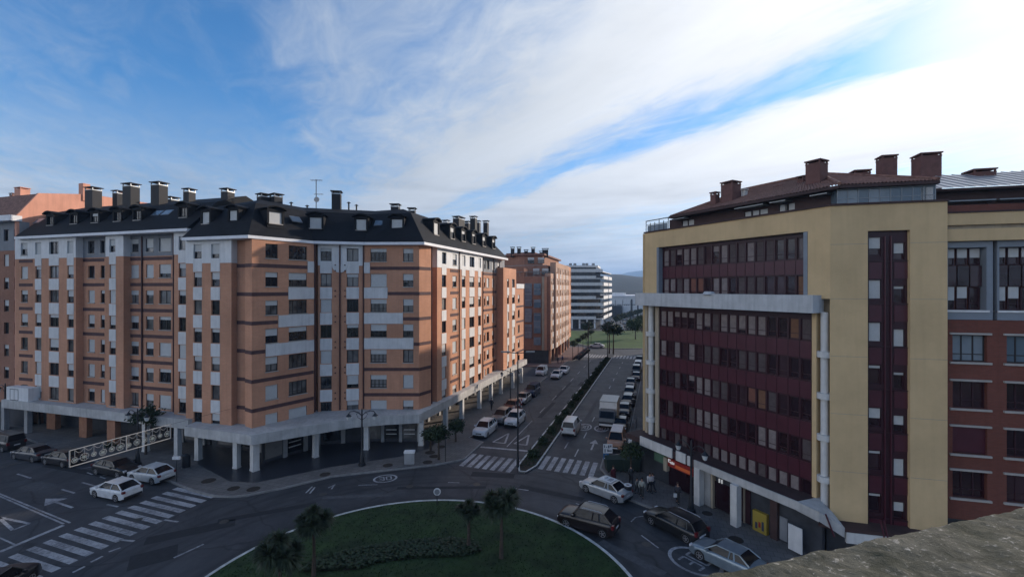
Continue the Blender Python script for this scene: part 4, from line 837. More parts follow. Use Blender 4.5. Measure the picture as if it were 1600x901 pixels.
wall(A4, B4, W, -.12, bL, bR, 3.0, 17.3, ops, 'maroonf', back=.5)
ops = bayrow(20.1, 21.65, -.5, oL+.3, oR-.3, NU, "CcaCCcdaCccCccddd", 18.95) + bayrow(17.35, 18.93, -.5, oL+.3, oR-.3, NU, "CTcCoodCCdcccdddO", None)
wall(A4, B4, W, -.5, oL+.28, oR-.28, 17.32, 21.93, ops, 'maroonf', back=.3)
# white band across the front
slab(A4, B4, W, -.3, 1.0, tL-.3, wt(1270, 1.0), 16.35, 17.55, 'bandw', 'white_band'); p = W.pt(wt(1118), .8); mb = MB(); mb.tube([(0, 0, 17.5), (0, 0, 17.75)], [.55, .35], 12); mb.build('band_boss', M['bandw'], A4, (p.x-B4[0], p.y-B4[1], 0))
# round white columns with collars
for px_, off, r_ in ((1017.5, -.15, .27), (1288.5, -.25, .24)):
    p = W.pt(wt(px_, off), off); mb = MB(); mb.tube([(0, 0, 2.9), (0, 0, 16.4)], r_, 16); c = mb.build('round_column', M['column'], A4, (p.x-B4[0], p.y-B4[1], 0), smooth=40)
    for k in range(4): z_ = 13.55-2.8*k; mb = MB(); mb.tube([(0, 0, z_-.2), (0, 0, z_+.2)], r_*1.9, 16); mb.box(-.55, 0, -.2, .2, z_-.2, z_+.2) if False else None; mb.build('collar', M['column'], A4, (p.x-B4[0], p.y-B4[1], 0), smooth=40)
# front face towards us
sA, sB = Fr.at(1356), Fr.at(1422); tE = Fr.at(1480.5)
wall(A4, B4, Fr, 0, 0, tE, 2.45, 23.5, [(sA, sB, 2.46, 21.75)], 'yellow', back=1.2, rev=.35, ends=(0, 1))
ops = []
for k in range(7):
    zb_ = 19.6-2.8*k
    for (xa, xb, zz, h_) in ((1357.5, 1377, zb_+.55, 1.2), (1396, 1414, zb_+.25, 1.1)):
        ta, tb = Fr.at(xa, -.3), Fr.at(xb, -.3); w_ = round(tb-ta, 1)
        if zz+h_ > 21.7: h_ = .8
        window(A4, B4, Fr, -.3, (ta+tb)/2, w_, zz, zz+h_, 's', blind=rnd.choice([.3, .55, .8, 1, .15]) if k else .6, sill=False, fr='maroonf', gl='glassmar'); ops.append(((ta+tb)/2-w_/2, (ta+tb)/2+w_/2, zz, zz+h_))
    for (xa, xb) in ((1356.5, 1378), (1396, 1421)): slab(A4, B4, Fr, -.3, -.26, Fr.at(xa, -.3)+.03, Fr.at(xb, -.3)-.03, zb_-.95, zb_+.12, 'maroon', 'spandrel_panel')
    slab(A4, B4, Fr, -.3, -.2, sA, sB, zb_+.16, zb_+.22, 'maroonf', 'joint_strip') if zb_+.25 not in () else None
wall(A4, B4, Fr, -.3, sA, sB, 2.46, 21.74, ops, 'maroonf', back=.2)
for px_ in (1383, 1392.5): p = Fr.pt(Fr.at(px_, -.2), -.2); mb = MB(); mb.tube([(0, 0, 2.6), (0, 0, 21.4)], .045, 6); mb.build('drain_pipe', M['maroon'], A4, (p.x-B4[0], p.y-B4[1], 0))
# joints in the render
for z_ in (5.9, 9.7, 13.5, 17.3, 20.9): slab(A4, B4, Fr, -.02, .006, 0, sA-.01, z_, z_+.03, 'tan', 'joint'); slab(A4, B4, Fr, -.02, .006, sB+.01, tE, z_, z_+.03, 'tan', 'joint')
slab(A4, B4, Fr, -.3, .12, -.05, tE+.05, 23.48, 23.6, 'terraw', 'coping'); slab(A4, B4, W, -.3, .12, tL-.05, tR+.08, 23.483, 23.603, 'terraw', 'coping')
# canopy over the shops: three boxes of fascia with gaps and a plain run
co_ = 1.75
CX = [wt(1002, co_), wt(1051, co_), wt(1057, co_), wt(1079.5, co_), wt(1090, co_), wt(1246, co_)]
slab(A4, B4, W, -1, co_-.02, tL-.8, W.L-1.0, 3.22, 3.7, 'terraw', 'canopy_slab')
slab(A4, B4, W, co_-.02, co_+.1, CX[0]-.1, CX[1], 3.1, 3.95, 'column', 'canopy_fascia'); slab(A4, B4, W, co_-.02, co_+.1, CX[2], CX[3]-.5, 3.1, 3.95, 'column', 'canopy_fascia'); slab(A4, B4, W, co_-.02, co_+.1, CX[3]-.3, CX[3], 3.1, 3.9, 'column', 'canopy_fascia')
slab(A4, B4, W, co_-.02, co_+.1, CX[4]-.3, CX[5], 3.2, 3.78, 'canopy', 'canopy_fascia')
cl = [W.pt(CX[5], co_+.1), W.pt(CX[5]+1.3, co_-.1), Fr.pt(.4, 1.1), Fr.pt(tE, .9), Fr.pt(tE, -.5), W.pt(W.L-1.2, -.5)]
blk(A4, B4, [tuple(p) for p in cl[2:]]+[tuple(W.pt(W.L-.1, 1.2))], 2.45, 2.66, 'terraw', 'canopy_slab')
mb = MB()
for (a_, b_, z0_, z1_) in ((cl[0], cl[1], 3.78, 3.6), (cl[1], cl[2], 3.6, 2.72)):
    A_, B__ = Vector((a_.x-B4[0], a_.y-B4[1])), Vector((b_.x-B4[0], b_.y-B4[1])); mb.quad((*A_, z0_-.6), (*B__, z1_-.65), (*B__, z1_), (*A_, z0_)); I_ = W.pt(W.L-.9, -.5); mb.quad((*A_, z0_), (*B__, z1_), (I_.x-B4[0], I_.y-B4[1], 3.7))
mb.build('canopy_bend', M['canopy'], A4)
slab(A4, B4, Fr, .9, 1.1, .5, tE, 1.75, 2.44, 'column', 'shop_fascia')
# piers and shops
for x, y, w_ in ((1092, 787.7, .55), (1149.6, 820.6, .55)):
    p = G(x, y, .14); mb = MB(); mb.box(-w_/2, w_/2, -w_/2, w_/2, .14, 3.24); mb.build('column', M['column'], A4, (p.x-B4[0], p.y-B4[1], 0), W.rot)
so_ = .95
slab(A4, B4, W, so_-.3, so_, tL, W.L, .1, 3.25, 'dark', 'shop_wall'); slab(A4, B4, Fr, -.9, -.6, 0, tE, .1, 2.46, 'dark', 'shop_wall')
slab(A4, B4, W, .9, 1.5, tL-.2, tL+.35, .1, 3.25, 'dark', 'corner_pier')
def shp(xa, xb, z0, z1, m, name, off=so_, d=.1): return slab(A4, B4, W, off, off+d, wt(xa, off+d), wt(xb, off+d), z0, z1, m, name)
shp(1022, 1038, 2.05, 2.8, 'shopgreen', 'green_fascia', d=.4); shp(1036.5, 1041.5, 1.5, 2.7, 'tan', 'hanging_banner', d=.45)
shp(1043.5, 1083, 2.05, 2.75, 'redshop', 'red_fascia', d=.35); shp(1055, 1080, 2.15, 2.42, 'orangeglow', 'lit_strip', d=.38)
# white letter strokes on the red fascia
for k, (xa, z0, z1) in enumerate(((1044.5, 2.42, 2.7), (1048.2, 2.34, 2.55), (1050.3, 2.34, 2.58), (1052.6, 2.36, 2.56))):
    slab(A4, B4, W, so_+.35, so_+.4, wt(xa, so_+.35), wt(xa, so_+.35)+(.08), z0, z1, 'ink', 'letter')
slab(A4, B4, W, so_+.35, so_+.4, wt(1044.5, so_+.35)+.08, wt(1044.5, so_+.35)+.26, 2.63, 2.7, 'ink', 'letter'); slab(A4, B4, W, so_+.35, so_+.4, wt(1044.5, so_+.35)+.08, wt(1044.5, so_+.35)+.24, 2.42, 2.48, 'ink', 'letter')
shp(1097, 1110, .2, 3.0, 'concrete', 'wall_pier', d=.3); shp(1110.5, 1113.5, .2, 3.1, 'tan', 'door_jamb', d=.35)
for xa in (1124, 1128): slab(A4, B4, W, so_+.3, so_+.4, wt(xa, so_+.3), wt(xa, so_+.2)+.16, 2.55, 2.85, 'ink', 'letter')
shp(1116, 1145, .3, 2.4, 'glassmar', 'shop_window'); shp(1155, 1172, .25, 2.7, 'glassmar', 'shop_window'); shp(1161, 1163, .2, 2.9, 'tan', 'door_jamb', d=.2)
shp(1176, 1197.5, .12, 1.6, 'poster', 'yellow_poster', d=.3)
for k in range(3): slab(A4, B4, W, so_+.3, so_+.31, wt(1180+k*5, so_+.3), wt(1183.5+k*5, so_+.3), .35+.15*(k % 2), .8+.1*k, 'redshop' if k == 1 else 'inkd', 'poster_print')
shp(1045, 1083, .3, 2.1, 'glassmar', 'shop_window'); shp(1201, 1214, .15, 3.1, 'concrete', 'wall_pier', d=.35) if False else shp(1203, 1214, .15, 3.1, 'terraw', 'wall_pier', d=.3)
shp(1218, 1230, .3, 1.9, 'greyw', 'notice'); 
p0 = G(1242, 866, .14); oo = (p0-W.P).dot(W.n); slab(A4, B4, W, oo-.04, oo+.04, wt(1232, oo), wt(1253.5, oo), .35, 2.05, 'white', 'white_notice_panel')
# steel brackets at the corner of the canopy
for (x0, x1) in ((1376, 1384), (1381, 1390), (1290, 1304)):
    a_ = Fr.pt(Fr.at(x0, 1.2), 1.2); b_ = Fr.pt(Fr.at(x1, 1.4), 1.4); mb = MB(); mb.tube([(a_.x-B4[0], a_.y-B4[1], 3.5 if x0 > 1300 else 3.5), (b_.x-B4[0], b_.y-B4[1], 2.1 if x0 > 1300 else 2.2)], .05, 6); mb.build('canopy_strut', M['maroon'], A4)
# the body of the block; behind it the wing along the avenue
blk(A4, B4, [tuple(W.pt(.2, -1.5)), tuple(W.pt(W.L-.6, -1.5)), tuple(Fr.pt(1.2, -1.3)), tuple(Fr.pt(tE, -1.3)), (44, 26), (48, 40), (30, 44), (40, 76), (26, 80)], 3.2, 23.4, 'brick3', 'inner_wall')
blk(A4, B4, [tuple(W.pt(.4, -1.2)), tuple(W.pt(W.L, -1.2)), (27, 30), (27, 50), (30, 60), (18, 58)], .0, 3.2, 'dark', 'ground_floor')
# wing side facing the avenue (seen only from the street)
WA = Line((13.6+.3264*32, 44.9+32), (13.2, 45.9)); WAo = []
for k in range(6):
    for j in range(9): WAo.append((2+j*3.5, 3.4+j*3.5, 4.6+2.8*k, 6.0+2.8*k))
wall(A4, B4, WA, 0, 0, WA.L, 3.2, 23.5, WAo, 'yellow', back=1); slab(A4, B4, WA, -.5, -.25, 0, WA.L, 3.2, 23.4, 'glassmar', 'side_glazing'); slab(A4, B4, WA, -1.2, -.9, 0, WA.L, .1, 3.2, 'dark', 'side_shop_wall')
# penthouse: set-back storey with windows
sb = 1.9
ops = []
for (xa, xb, z_) in ((1066, 1074, 24.0), (1077, 1082, 24.0), (1166, 1172, 23.9), (1176, 1184, 23.9), (1190, 1196, 23.9), (1221, 1227, 24.0), (1231, 1238, 24.0)):
    ta, tb = wt(xa, -sb), wt(xb, -sb); ops.append(((ta+tb)/2-.35, (ta+tb)/2+.35, z_-.35, z_+.45)); window(A4, B4, W, -sb, (ta+tb)/2, .7, z_-.35, z_+.45, 's', .9, False, fr='maroonf')
pe0 = wt(1046, -sb)
wall(A4, B4, W, -sb, pe0, W.L+.3, 23.4, 24.75, ops, 'terraw', back=3)
for (xa, xb) in ((1060, 1080), (1158, 1203), (1213, 1238), (1276, 1303)): slab(A4, B4, W, -sb, -sb+.9, wt(xa, -sb), wt(xb, -sb), 24.55, 24.62, 'metal', 'awning')
# veranda glazed boxes at the front corner
Fv = Line(Fr.pt(.75, -.9), Fr.pt(tE-.15, -.9)); slab(A4, B4, Fv, -1.6, -.06, 0, Fv.L, 23.5, 24.7, 'veranda', 'veranda')
nv = 9
for k in range(nv+1): t_ = Fv.L*k/nv; slab(A4, B4, Fv, -.06, 0, t_-.03, t_+.03, 23.55, 24.75, 'metal', 'veranda_post')
slab(A4, B4, Fv, -.065, .01, 0, Fv.L, 24.66, 24.76, 'metal', 'veranda_rail'); slab(A4, B4, Fv, -.065, .01, 0, Fv.L, 24.05, 24.09, 'metal', 'veranda_rail')
for k in range(nv): slab(A4, B4, Fv, -.05, -.02, Fv.L*k/nv+.04, Fv.L*(k+1)/nv-.04, 23.6, 24.62, 'veranda', 'veranda_pane')
slab(A4, B4, Fv, -.12, -.02, Fv.L*.86, Fv.L*.98, 23.75, 24.6, 'whitew', 'folded_parasol')
# open terrace cage on the far end
ta, tb = wt(1009, -.3), wt(1046, -.5)
for k in range(6): t_ = ta+(tb-ta)*k/5; p = W.pt(t_, -.35); mb = MB(); mb.tube([(0, 0, 23.5), (0, 0, 24.75 if k in (0, 3, 5) else 24.5)], .035, 6); mb.build('railing_post', M['black'], A4, (p.x-B4[0], p.y-B4[1], 0))
slab(A4, B4, W, -.38, -.32, ta, tb, 24.68, 24.76, 'black', 'railing'); slab(A4, B4, W, -.38, -.32, ta, tb, 24.3, 24.34, 'black', 'railing'); slab(A4, B4, W, -.36, -.34, ta+.2, tb-.1, 23.6, 24.25, 'veranda', 'railing_panel')
# terracotta roof with rows of barrel tiles
e0, e1 = W.pt(wt(1046, -1.0), -1.0), W.pt(W.L+.1, -.9); e2 = Fr.pt(tE-.1, -.65)
r0, r1 = W.pt(wt(1046, -1)+3.0, -7.5), Fr.pt(2.3, -8.6)
ZE, ZR = 24.95, 27.5
def rel(p, z_): return Vector((p.x-B4[0], p.y-B4[1], z_))
def tiles(a_, b_, c, d, za, zb_, n_, name, m='terra'):
    """slope a-b along the eave, d-c along the ridge, covered with n rows of half-round tiles"""
    mb = MB()
    for k in range(n_):
        for j in range(2):
            f0, f1 = (k+j*.5)/n_, (k+j*.5+.5)/n_; h0, h1 = (0, .09) if j == 0 else (.09, 0)
            mb.quad(rel(a_.lerp(b_, f0), za+h0), rel(a_.lerp(b_, f1), za+h1), rel(d.lerp(c, f1), zb_+h1), rel(d.lerp(c, f0), zb_+h0))
    return tag(mb.build(name, M[m], A4), kind='stuff')
tiles(e0, e1, r1, r0, ZE, ZR, 66, 'roof_tiles'); tiles(e1, e2, r1, r1+Vector((.05, -.02)), ZE, ZR, 26, 'roof_tiles'); e3 = e2+Vector((2.6, 8.0)); tiles(e2, e3, r1+Vector((.3, .4)), r1, ZE, ZR, 30, 'roof_tiles')
mb = MB(); mb.quad(rel(e0, ZE), rel(r0, ZR), rel(r0+Vector((5, 6)), ZE)); mb.quad(rel(r0, ZR), rel(r1, ZR), rel(r1+Vector((8, 6)), ZE), rel(r0+Vector((5, 6)), ZE)); mb.build('roof_slope', M['terra'], A4)
for a_, b_ in ((e0, e1), (e1, e2)):
    d_ = (b_-a_).normalized(); n_ = Vector((d_.y, -d_.x))*.12; mb = MB()
    mb.prism([(p.x-B4[0], p.y-B4[1]) for p in (a_+n_, b_+n_, b_-n_*12, a_-n_*12)], ZE-.22, ZE-.02 if a_ is e0 else ZE-.025); mb.build('eave_board', M['terraw'], A4)
mb = MB(); mb.tube([rel(e1, ZE+.1), rel(r1, ZR+.1)], .13, 6); mb.tube([rel(e2, ZE+.1), rel(r1, ZR+.1)], .13, 6); mb.tube([rel(r0, ZR+.08), rel(r1, ZR+.1)], .13, 6); mb.build('ridge_tiles', M['terra'], A4)
# chimneys
def chim4(px_, inn, w_, ytop, z0=25.2, m='brickch', ln=W):
    p = ln.pt(ln.at(px_, -inn), -inn); zt_ = H-(ytop-451)*p.y/F; chimney(ln, px_, inn, w_, zt_, z0, m, A4, B4, dp=w_)
chim4(1117, 2.7, .55, 300); chim4(1142, 3.2, 1.15, 284); chim4(1163, 4, .35, 295, m='column'); chim4(1220, 5.8, .7, 290); chim4(1253, 5.2, .5, 275); chim4(1276, 3.8, 1.05, 251); chim4(1385, 7.8, 1.0, 244, ln=Fr); chim4(1447, 7.5, 1.3, 241, ln=Fr); chim4(1343, 8.6, 1.1, 267, ln=Fr)
# ------------------------------------------------ red brick neighbour at the right edge
B5 = (32, 32); A5 = thing('apartment_building', 'red brick block with pale window lintels and tall blue framed bays at the right edge', 'building', B5)
Rr = Line(Fr.pt(tE+.02, -.7), Fr.pt(tE+.02, -.7)+Fr.d*14)
tq = lambda x, o=0: Rr.at(x, o)
wins = []
for k, zt_ in enumerate((15.05, 12.1, 9.2, 6.4)):
    for (xa, xb) in ((1489, 1542), (1573, 1630)):
        ta, tb = tq(xa), tq(xb); w_ = round(tb-ta, 1); c = (ta+tb)/2; wins.append((c-w_/2, c+w_/2, zt_-1.7, zt_))
        window(A5, B5, Rr, 0, c, w_, zt_-1.7, zt_, 'tx', blind=(0 if (k != 0 or xa > 1500) else 0), sill=False, gl='glassmar' if k else 'veranda', fr='frame' if k == 0 else 'maroonf', depth=.25)
        if k == 2 and xa < 1500: slab(A5, B5, Rr, -.2, -.16, c-w_/2, c+w_/2, zt_-1.65, zt_-.05, 'maroon', 'roller_blind')
        slab(A5, B5, Rr, 0, .12, c-w_/2-.18, c+w_/2+.18, zt_+.02, zt_+.14, 'sill', 'lintel'); slab(A5, B5, Rr, 0, .14, c-w_/2-.18, c+w_/2+.18, zt_-1.84, zt_-1.71, 'sill', 'sill')
wall(A5, B5, Rr, 0, 0, 14, 3.3, 16.0, wins, 'brick3', back=1, rev=.35)
# tall bays
slab(A5, B5, Rr, -1.2, -.9, 0, 14, 16.0, 21.0, 'maroonf', 'bay_wall')
for (xa, xb) in ((1478, 1551), (1558, 1635), (1642, 1700)):
    ta, tb = max(.01, tq(xa)), tq(xb); 
    for (u0, u1, z0_, z1_) in ((ta, tb, 16.02, 16.55), (ta, tb, 20.6, 20.98), (tb-.32, tb, 16.55, 20.6), (ta, ta+.1, 16.55, 20.6)): slab(A5, B5, Rr, -.9, .02, u0, u1, z0_, z1_, 'bluew', 'bay_frame')
    slab(A5, B5, Rr, -.5, .1, ta, tb-.2, 16.5, 16.62, 'whitew', 'bay_sill')
    m3 = (tb-.32-ta-.1)/3
    for q in range(3):
        t_ = ta+.1+m3*(q+.5); window(A5, B5, Rr, -.35, t_, round(m3-.1, 2), 16.65, 18.1, 'sx', [.0, .6, .6, .5][(q+int(xa)) % 4], False, fr='maroonf', gl='glassmar'); slab(A5, B5, Rr, -.4, -.33, t_-m3/2+.04, t_+m3/2-.04, 18.15, 19.45, 'glassmar', 'spandrel_panel'); window(A5, B5, Rr, -.35, t_, round(m3-.1, 2), 19.5, 20.55, 's', .55, False, fr='maroonf', gl='glassmar', name='window')
slab(A5, B5, Rr, -.8, .35, 0, 14, 21.0, 21.75, 'yellow', 'beam'); slab(A5, B5, Rr, -.8, .1, 0, 14, 21.75, 22.0, 'tan', 'beam_recess'); slab(A5, B5, Rr, -.8, .38, 0, 14, 22.0, 22.75, 'yellow', 'beam'); slab(A5, B5, Rr, -.3, .45, 0, 14, 22.75, 22.85, 'terraw', 'coping')
wins = []
for (xa, xb) in ((1484, 1545), (1562, 1640)):
    ta, tb = tq(xa, -1.8), tq(xb, -1.8); w_ = round(tb-ta-.1, 1); c = (ta+tb)/2; wins.append((c-w_/2, c+w_/2, 22.95, 23.65)); window(A5, B5, Rr, -1.8, c, w_, 22.95, 23.65, 't', 0, False, gl='glassmar', fr='maroonf'); slab(A5, B5, Rr, -1.8, -1.3, ta-.3, tb+.1, 23.75, 23.83, 'metal', 'awning')
wall(A5, B5, Rr, -1.8, 0, 14, 22.7, 24.5, wins, 'terraw', back=2); slab(A5, B5, Rr, -3, -1.1, -.1, 14, 24.45, 24.6, 'terraw', 'eave')
mb = MB(); a_, b_, c, d = Rr.pt(-.1, -1.0), Rr.pt(14, -1.0), Rr.pt(14, -6.5), Rr.pt(-.1, -6.5)
mb.quad((a_.x-B5[0], a_.y-B5[1], 24.62), (b_.x-B5[0], b_.y-B5[1], 24.62), (c.x-B5[0], c.y-B5[1], 26.6), (d.x-B5[0], d.y-B5[1], 26.6)); mb.build('roof', M['zinc'], A5)
for k in range(24): t_ = k*.6; mb = MB(); a_, d = Rr.pt(t_, -1.0), Rr.pt(t_, -6.5); mb.tube([(a_.x-B5[0], a_.y-B5[1], 24.64), (d.x-B5[0], d.y-B5[1], 26.62)], .03, 4); mb.build('roof_seam', M['zinc'], A5)
chimney(Rr, 1530, 5.8, 1.3, H+194*32/F, 25.8, 'brickch', A5, B5, dp=1.2)
blk(A5, B5, [tuple(Rr.pt(.1, -2.0)), tuple(Rr.pt(14, -2.0)), tuple(Rr.pt(14, -13)), tuple(Rr.pt(.1, -13))], 0, 24.4, 'brick3', 'inner_wall'); slab(A5, B5, Rr, -1.5, -.9, 0, 14, .1, 3.3, 'dark', 'shop_wall')
# ------------------------------------------------ lower block further along the avenue, hidden from the balcony but casting the street's shade
B6 = (42, 100); A6 = thing('apartment_building', 'low rendered block behind the yellow building on the avenue', 'building', B6)
L6 = Line(SY(-.6, 128), SY(-.6, 80)); w6 = [(3+j*4, 4.6+j*4, 4.2+2.9*k, 5.6+2.9*k) for j in range(11) for k in range(3)]
wall(A6, B6, L6, 0, 0, L6.L, 0, 13.6, w6, 'tan', back=1); slab(A6, B6, L6, -.6, -.3, 0, L6.L, .2, 13.4, 'glass', 'glazing')
blk(A6, B6, [tuple(L6.pt(.1, -.7)), tuple(L6.pt(L6.L-.1, -.7)), tuple(L6.pt(L6.L-.1, -16)), tuple(L6.pt(.1, -16))], 0, 13.5, 'tan', 'inner_wall')

# ================================================================== stone coping of our own balcony
c0 = Vector(((1080-800)/F*1.42, 1.42)); c1 = Vector((800/F*1.89, 1.89)); dv = (c1-c0).normalized(); nv_ = Vector((dv.y, -dv.x))
pw = thing('parapet', 'weathered stone coping with pale lichen in the near right corner', 'parapet', (c0.x, c0.y, 17.1))
mb = MB(); nx, ny = 220, 90; Lp, Wp = 4.2, 1.05; vs = []; import mathutils
for j in range(ny+1):
    for i in range(nx+1):
        x, y = -1.4+Lp*i/nx, Wp*j/ny; q = Vector((x*7, y*7, 0)); h = .012*mathutils.noise.noise(q)+.006*mathutils.noise.noise(q*4)+.0035*mathutils.noise.noise(q*11)
        e = .012*mathutils.noise.noise(Vector((x*5, 3, 0)))+.005*mathutils.noise.noise(Vector((x*22, 7, 0))) if j == 0 else 0
        p = dv*x+nv_*(y+e); vs.append((p.x, p.y, .0+h-(.02 if j == 0 else 0)))
fs = [(j*(nx+1)+i, (j+1)*(nx+1)+i, (j+1)*(nx+1)+i+1, j*(nx+1)+i+1) for j in range(ny) for i in range(nx)]
b = len(vs)
for j_ in (0,):
    for i in range(nx+1): x = -1.4+Lp*i/nx; p = dv*x+nv_*.01; vs.append((p.x, p.y, -.12))
fs += [(i, i+1, b+i+1, b+i) for i in range(nx)]
mb.faces(vs, fs); mb.build('coping', M['stone'], pw, smooth=60)
mb = MB(); q = [dv*-1.4+nv_*.12, dv*2.8+nv_*.12, dv*2.8+nv_*.5, dv*-1.4+nv_*.5]; mb.prism([(p.x, p.y) for p in q], -17.1, -.04); mb.build('balcony_wall', M['concrete'], pw)
# ================================================================== VEHICLES
TYPES = {  # L, W, H, belt, hood z, cowl x, roof front x, roof rear x, tail base x, tail z
 'hatch': dict(L=4.25, W=1.78, H=1.46, belt=.94, hood=.80, cx=1.02, rf=.28, rr=-1.18, tx=-1.90, tz=1.0),
 'estate': dict(L=4.65, W=1.82, H=1.48, belt=.95, hood=.80, cx=1.15, rf=.38, rr=-1.78, tx=-2.22, tz=.98),
 'saloon': dict(L=4.55, W=1.80, H=1.45, belt=.93, hood=.80, cx=1.12, rf=.40, rr=-1.05, tx=-1.72, tz=1.02),
 'suv': dict(L=4.45, W=1.86, H=1.66, belt=1.06, hood=.98, cx=1.10, rf=.45, rr=-1.42, tx=-2.04, tz=1.10),
 'van': dict(L=4.40, W=1.84, H=1.84, belt=1.12, hood=1.0, cx=1.35, rf=.75, rr=-2.05, tx=-2.17, tz=1.15)}
_car = {}
ORD = ['first', 'second', 'third', 'fourth', 'fifth', 'sixth', 'seventh', 'eighth', 'ninth', 'tenth', 'eleventh', 'twelfth', 'thirteenth', 'fourteenth', 'fifteenth', 'sixteenth', 'seventeenth']
def carmesh(ty):
    if ty in _car: return _car[ty]
    p = TYPES[ty]; L_, W_, H_ = p['L'], p['W'], p['H']; hl = L_/2; wf, wr = hl-.82, -hl+.80; out = {}
    def ztop(x):
        if x > p['cx']: f = (x-p['cx'])/(hl-p['cx']); return p['belt']+(p['hood']-p['belt'])*min(1, f*1.15)-(.20*max(0, f-.78)/.22)
        if x < p['tx']: f = (p['tx']-x)/(hl+p['tx']+1e-6); return p['tz']-.12*f
        return p['belt']+(p['tz']-p['belt'])*max(0, min(1, (p['cx']-x)/(p['cx']-p['tx'])))
    def hw(x): e = abs(x)/hl; return W_/2*(1-.16*max(0, (e-.72)/.28)**2)
    def zb(x):
        z_ = .22+.10*max(0, (abs(x)/hl-.85)/.15)
        for xw in (wf, wr):
            if abs(x-xw) < .385: z_ = max(z_, .30+math.sqrt(.385**2-(x-xw)**2))
        return z_
    xs_ = sorted(set([-hl+L_*i/44 for i in range(45)]+[wf+s_*.385 for s_ in (-1, 1)]+[wr+s_*.385 for s_ in (-1, 1)])); mb = MB(); vs = []; n_ = None
    for x in xs_:
        w_, b_, t_ = hw(x), zb(x), ztop(x); arch = b_ > .34
        yi = w_-.28 if arch else w_*.8
        ring_ = [(0, min(b_, .7)), (yi, b_), (w_*.985, b_), (w_, max(b_+.02, t_*.50)), (w_*1.0, max(b_+.04, t_*.72)), (w_*.965, t_*.90+.02), (w_*.90, t_-.02), (w_*.6, t_+.015), (0, t_+.03)]
        full = ring_+[(-y, z_) for y, z_ in reversed(ring_[1:-1])]; n_ = len(full); vs += [(x, y, z_) for y, z_ in full]
    fs = [(i*n_+k, i*n_+(k+1) % n_, (i+1)*n_+(k+1) % n_, (i+1)*n_+k) for i in range(len(xs_)-1) for k in range(n_)]+[tuple(range(n_)), tuple(reversed(range((len(xs_)-1)*n_, len(xs_)*n_)))]
    fs = [tuple(reversed(f)) for f in fs]
    mb.faces(vs, fs)
    wb, wt_ = W_*.445, W_*.35; zr = H_-.02; bz = lambda x: ztop(x)-.01
    C = {'bf': (p['cx'], wb, bz(p['cx'])), 'tf': (p['rf'], wt_, zr-.03), 'tr': (p['rr'], wt_*.97, zr-.06), 'br': (p['tx'], wb*.95, bz(p['tx']))}
    # roof skin
    nr = 8; rv = []
    for i in range(nr+1):
        x = p['rf']+.03+(p['rr']-.05-p['rf']-.0)*i/nr; arc = .035*math.sin(math.pi*i/nr)
        for y in (-wt_-.015, -wt_*.8, -wt_*.4, 0, wt_*.4, wt_*.8, wt_+.015): rv.append((x, y, zr-.03-.03*(i/nr)+arc+.03*(1-(y/wt_)**2)))
    mb.faces(rv, [(i*7+k, i*7+k+1, (i+1)*7+k+1, (i+1)*7+k) for i in range(nr) for k in range(6)])
    for s_ in (-1, 1):
        for a_, c in (('bf', 'tf'), ('br', 'tr')):
            A, B_ = C[a_], C[c]; mb.tube([(A[0], s_*A[1], A[2]), (B_[0], s_*B_[1], B_[2]+.02)], [.06, .04], 6)
        mb.tube([(p['rf'], s_*(wt_+.005), zr-.03), (p['rr'], s_*wt_*.98, zr-.05)], .032, 6)
        xm = (p['cx']+p['tx'])/2-.12; mb.tube([(xm, s_*(wb+.005), p['belt']), (xm-.06, s_*wt_, zr-.03)], .045, 5)
        if ty != 'hatch': xm = p['rr']+.35; mb.tube([(xm-.1, s_*(wb*.985), p['belt']), (xm+.0, s_*wt_, zr-.04)], .06, 5)
        mb.box(p['cx']-.32, p['cx']-.18, s_*(W_/2+.10)-.10, s_*(W_/2+.10)+.08, p['belt'], p['belt']+.14)
    if ty == 'van':                            # panelled load space behind the doors
        for s_ in (-1, 1): mb.faces([(-.15, s_*(wb+.012), p['belt']-.02), (p['tx']+.02, s_*(wb*.95+.012), p['tz']-.02), (p['rr']-.03, s_*(wt_+.012), zr-.05), (-.12, s_*(wt_+.015), zr-.03)], [(0, 1, 2, 3)])
    out['body'] = mb.mesh('body', [paint((.5, .5, .5))], 40)
    # glass house, slightly inside the pillars
    g = MB(); v_ = []
    for k in ('bf', 'tf', 'tr', 'br'): x, y, z_ = C[k]; v_ += [(x, -y, z_), (x, y, z_)]
    g.faces(v_, [(0, 1, 3, 2), (2, 3, 5, 4), (4, 5, 7, 6), (0, 2, 4, 6), (1, 7, 5, 3)]); out['windows'] = g.mesh('windows', M['carglass'])
    g = MB()
    for y0, y1 in ((-.35, .35),): g.box(hl-.04, hl+.012, y0, y1, .50, .66); g.box(hl-.06, hl+.01, -W_*.40, W_*.40, .28, .44)
    g.box(-hl-.012, -hl+.05, -W_*.40, W_*.40, .30, .46); out['trim'] = g.mesh('trim', M['plastic'])
    g = MB(); g.box(hl-.22, hl-.035, W_*.29, W_*.435, .60, .74); out['hl'] = g.mesh('headlight', M['headl'])
    g = MB(); g.box(-hl-.012, -hl+.16, W_*.33, W_*.455, .74, .93 if ty in ('hatch', 'saloon') else 1.05); out['tl'] = g.mesh('taillight', M['redl'])
    g = MB(); g.box(0, .02, -.26, .26, 0, .11); out['pl'] = g.mesh('number_plate', M['plate'])
    g = MB(); g.tube([(0, -.11, 0), (0, .11, 0)], .33, 20); out['tyre'] = g.mesh('tyre', M['tyre'], 40)
    g = MB(); g.tube([(0, -.115, 0), (0, .115, 0)], .10, 8)
    for k in range(5): g.box(.06, .24, -.116, .116, -.035, .035, Matrix.Rotation(2*math.pi*k/5, 4, 'Y'))
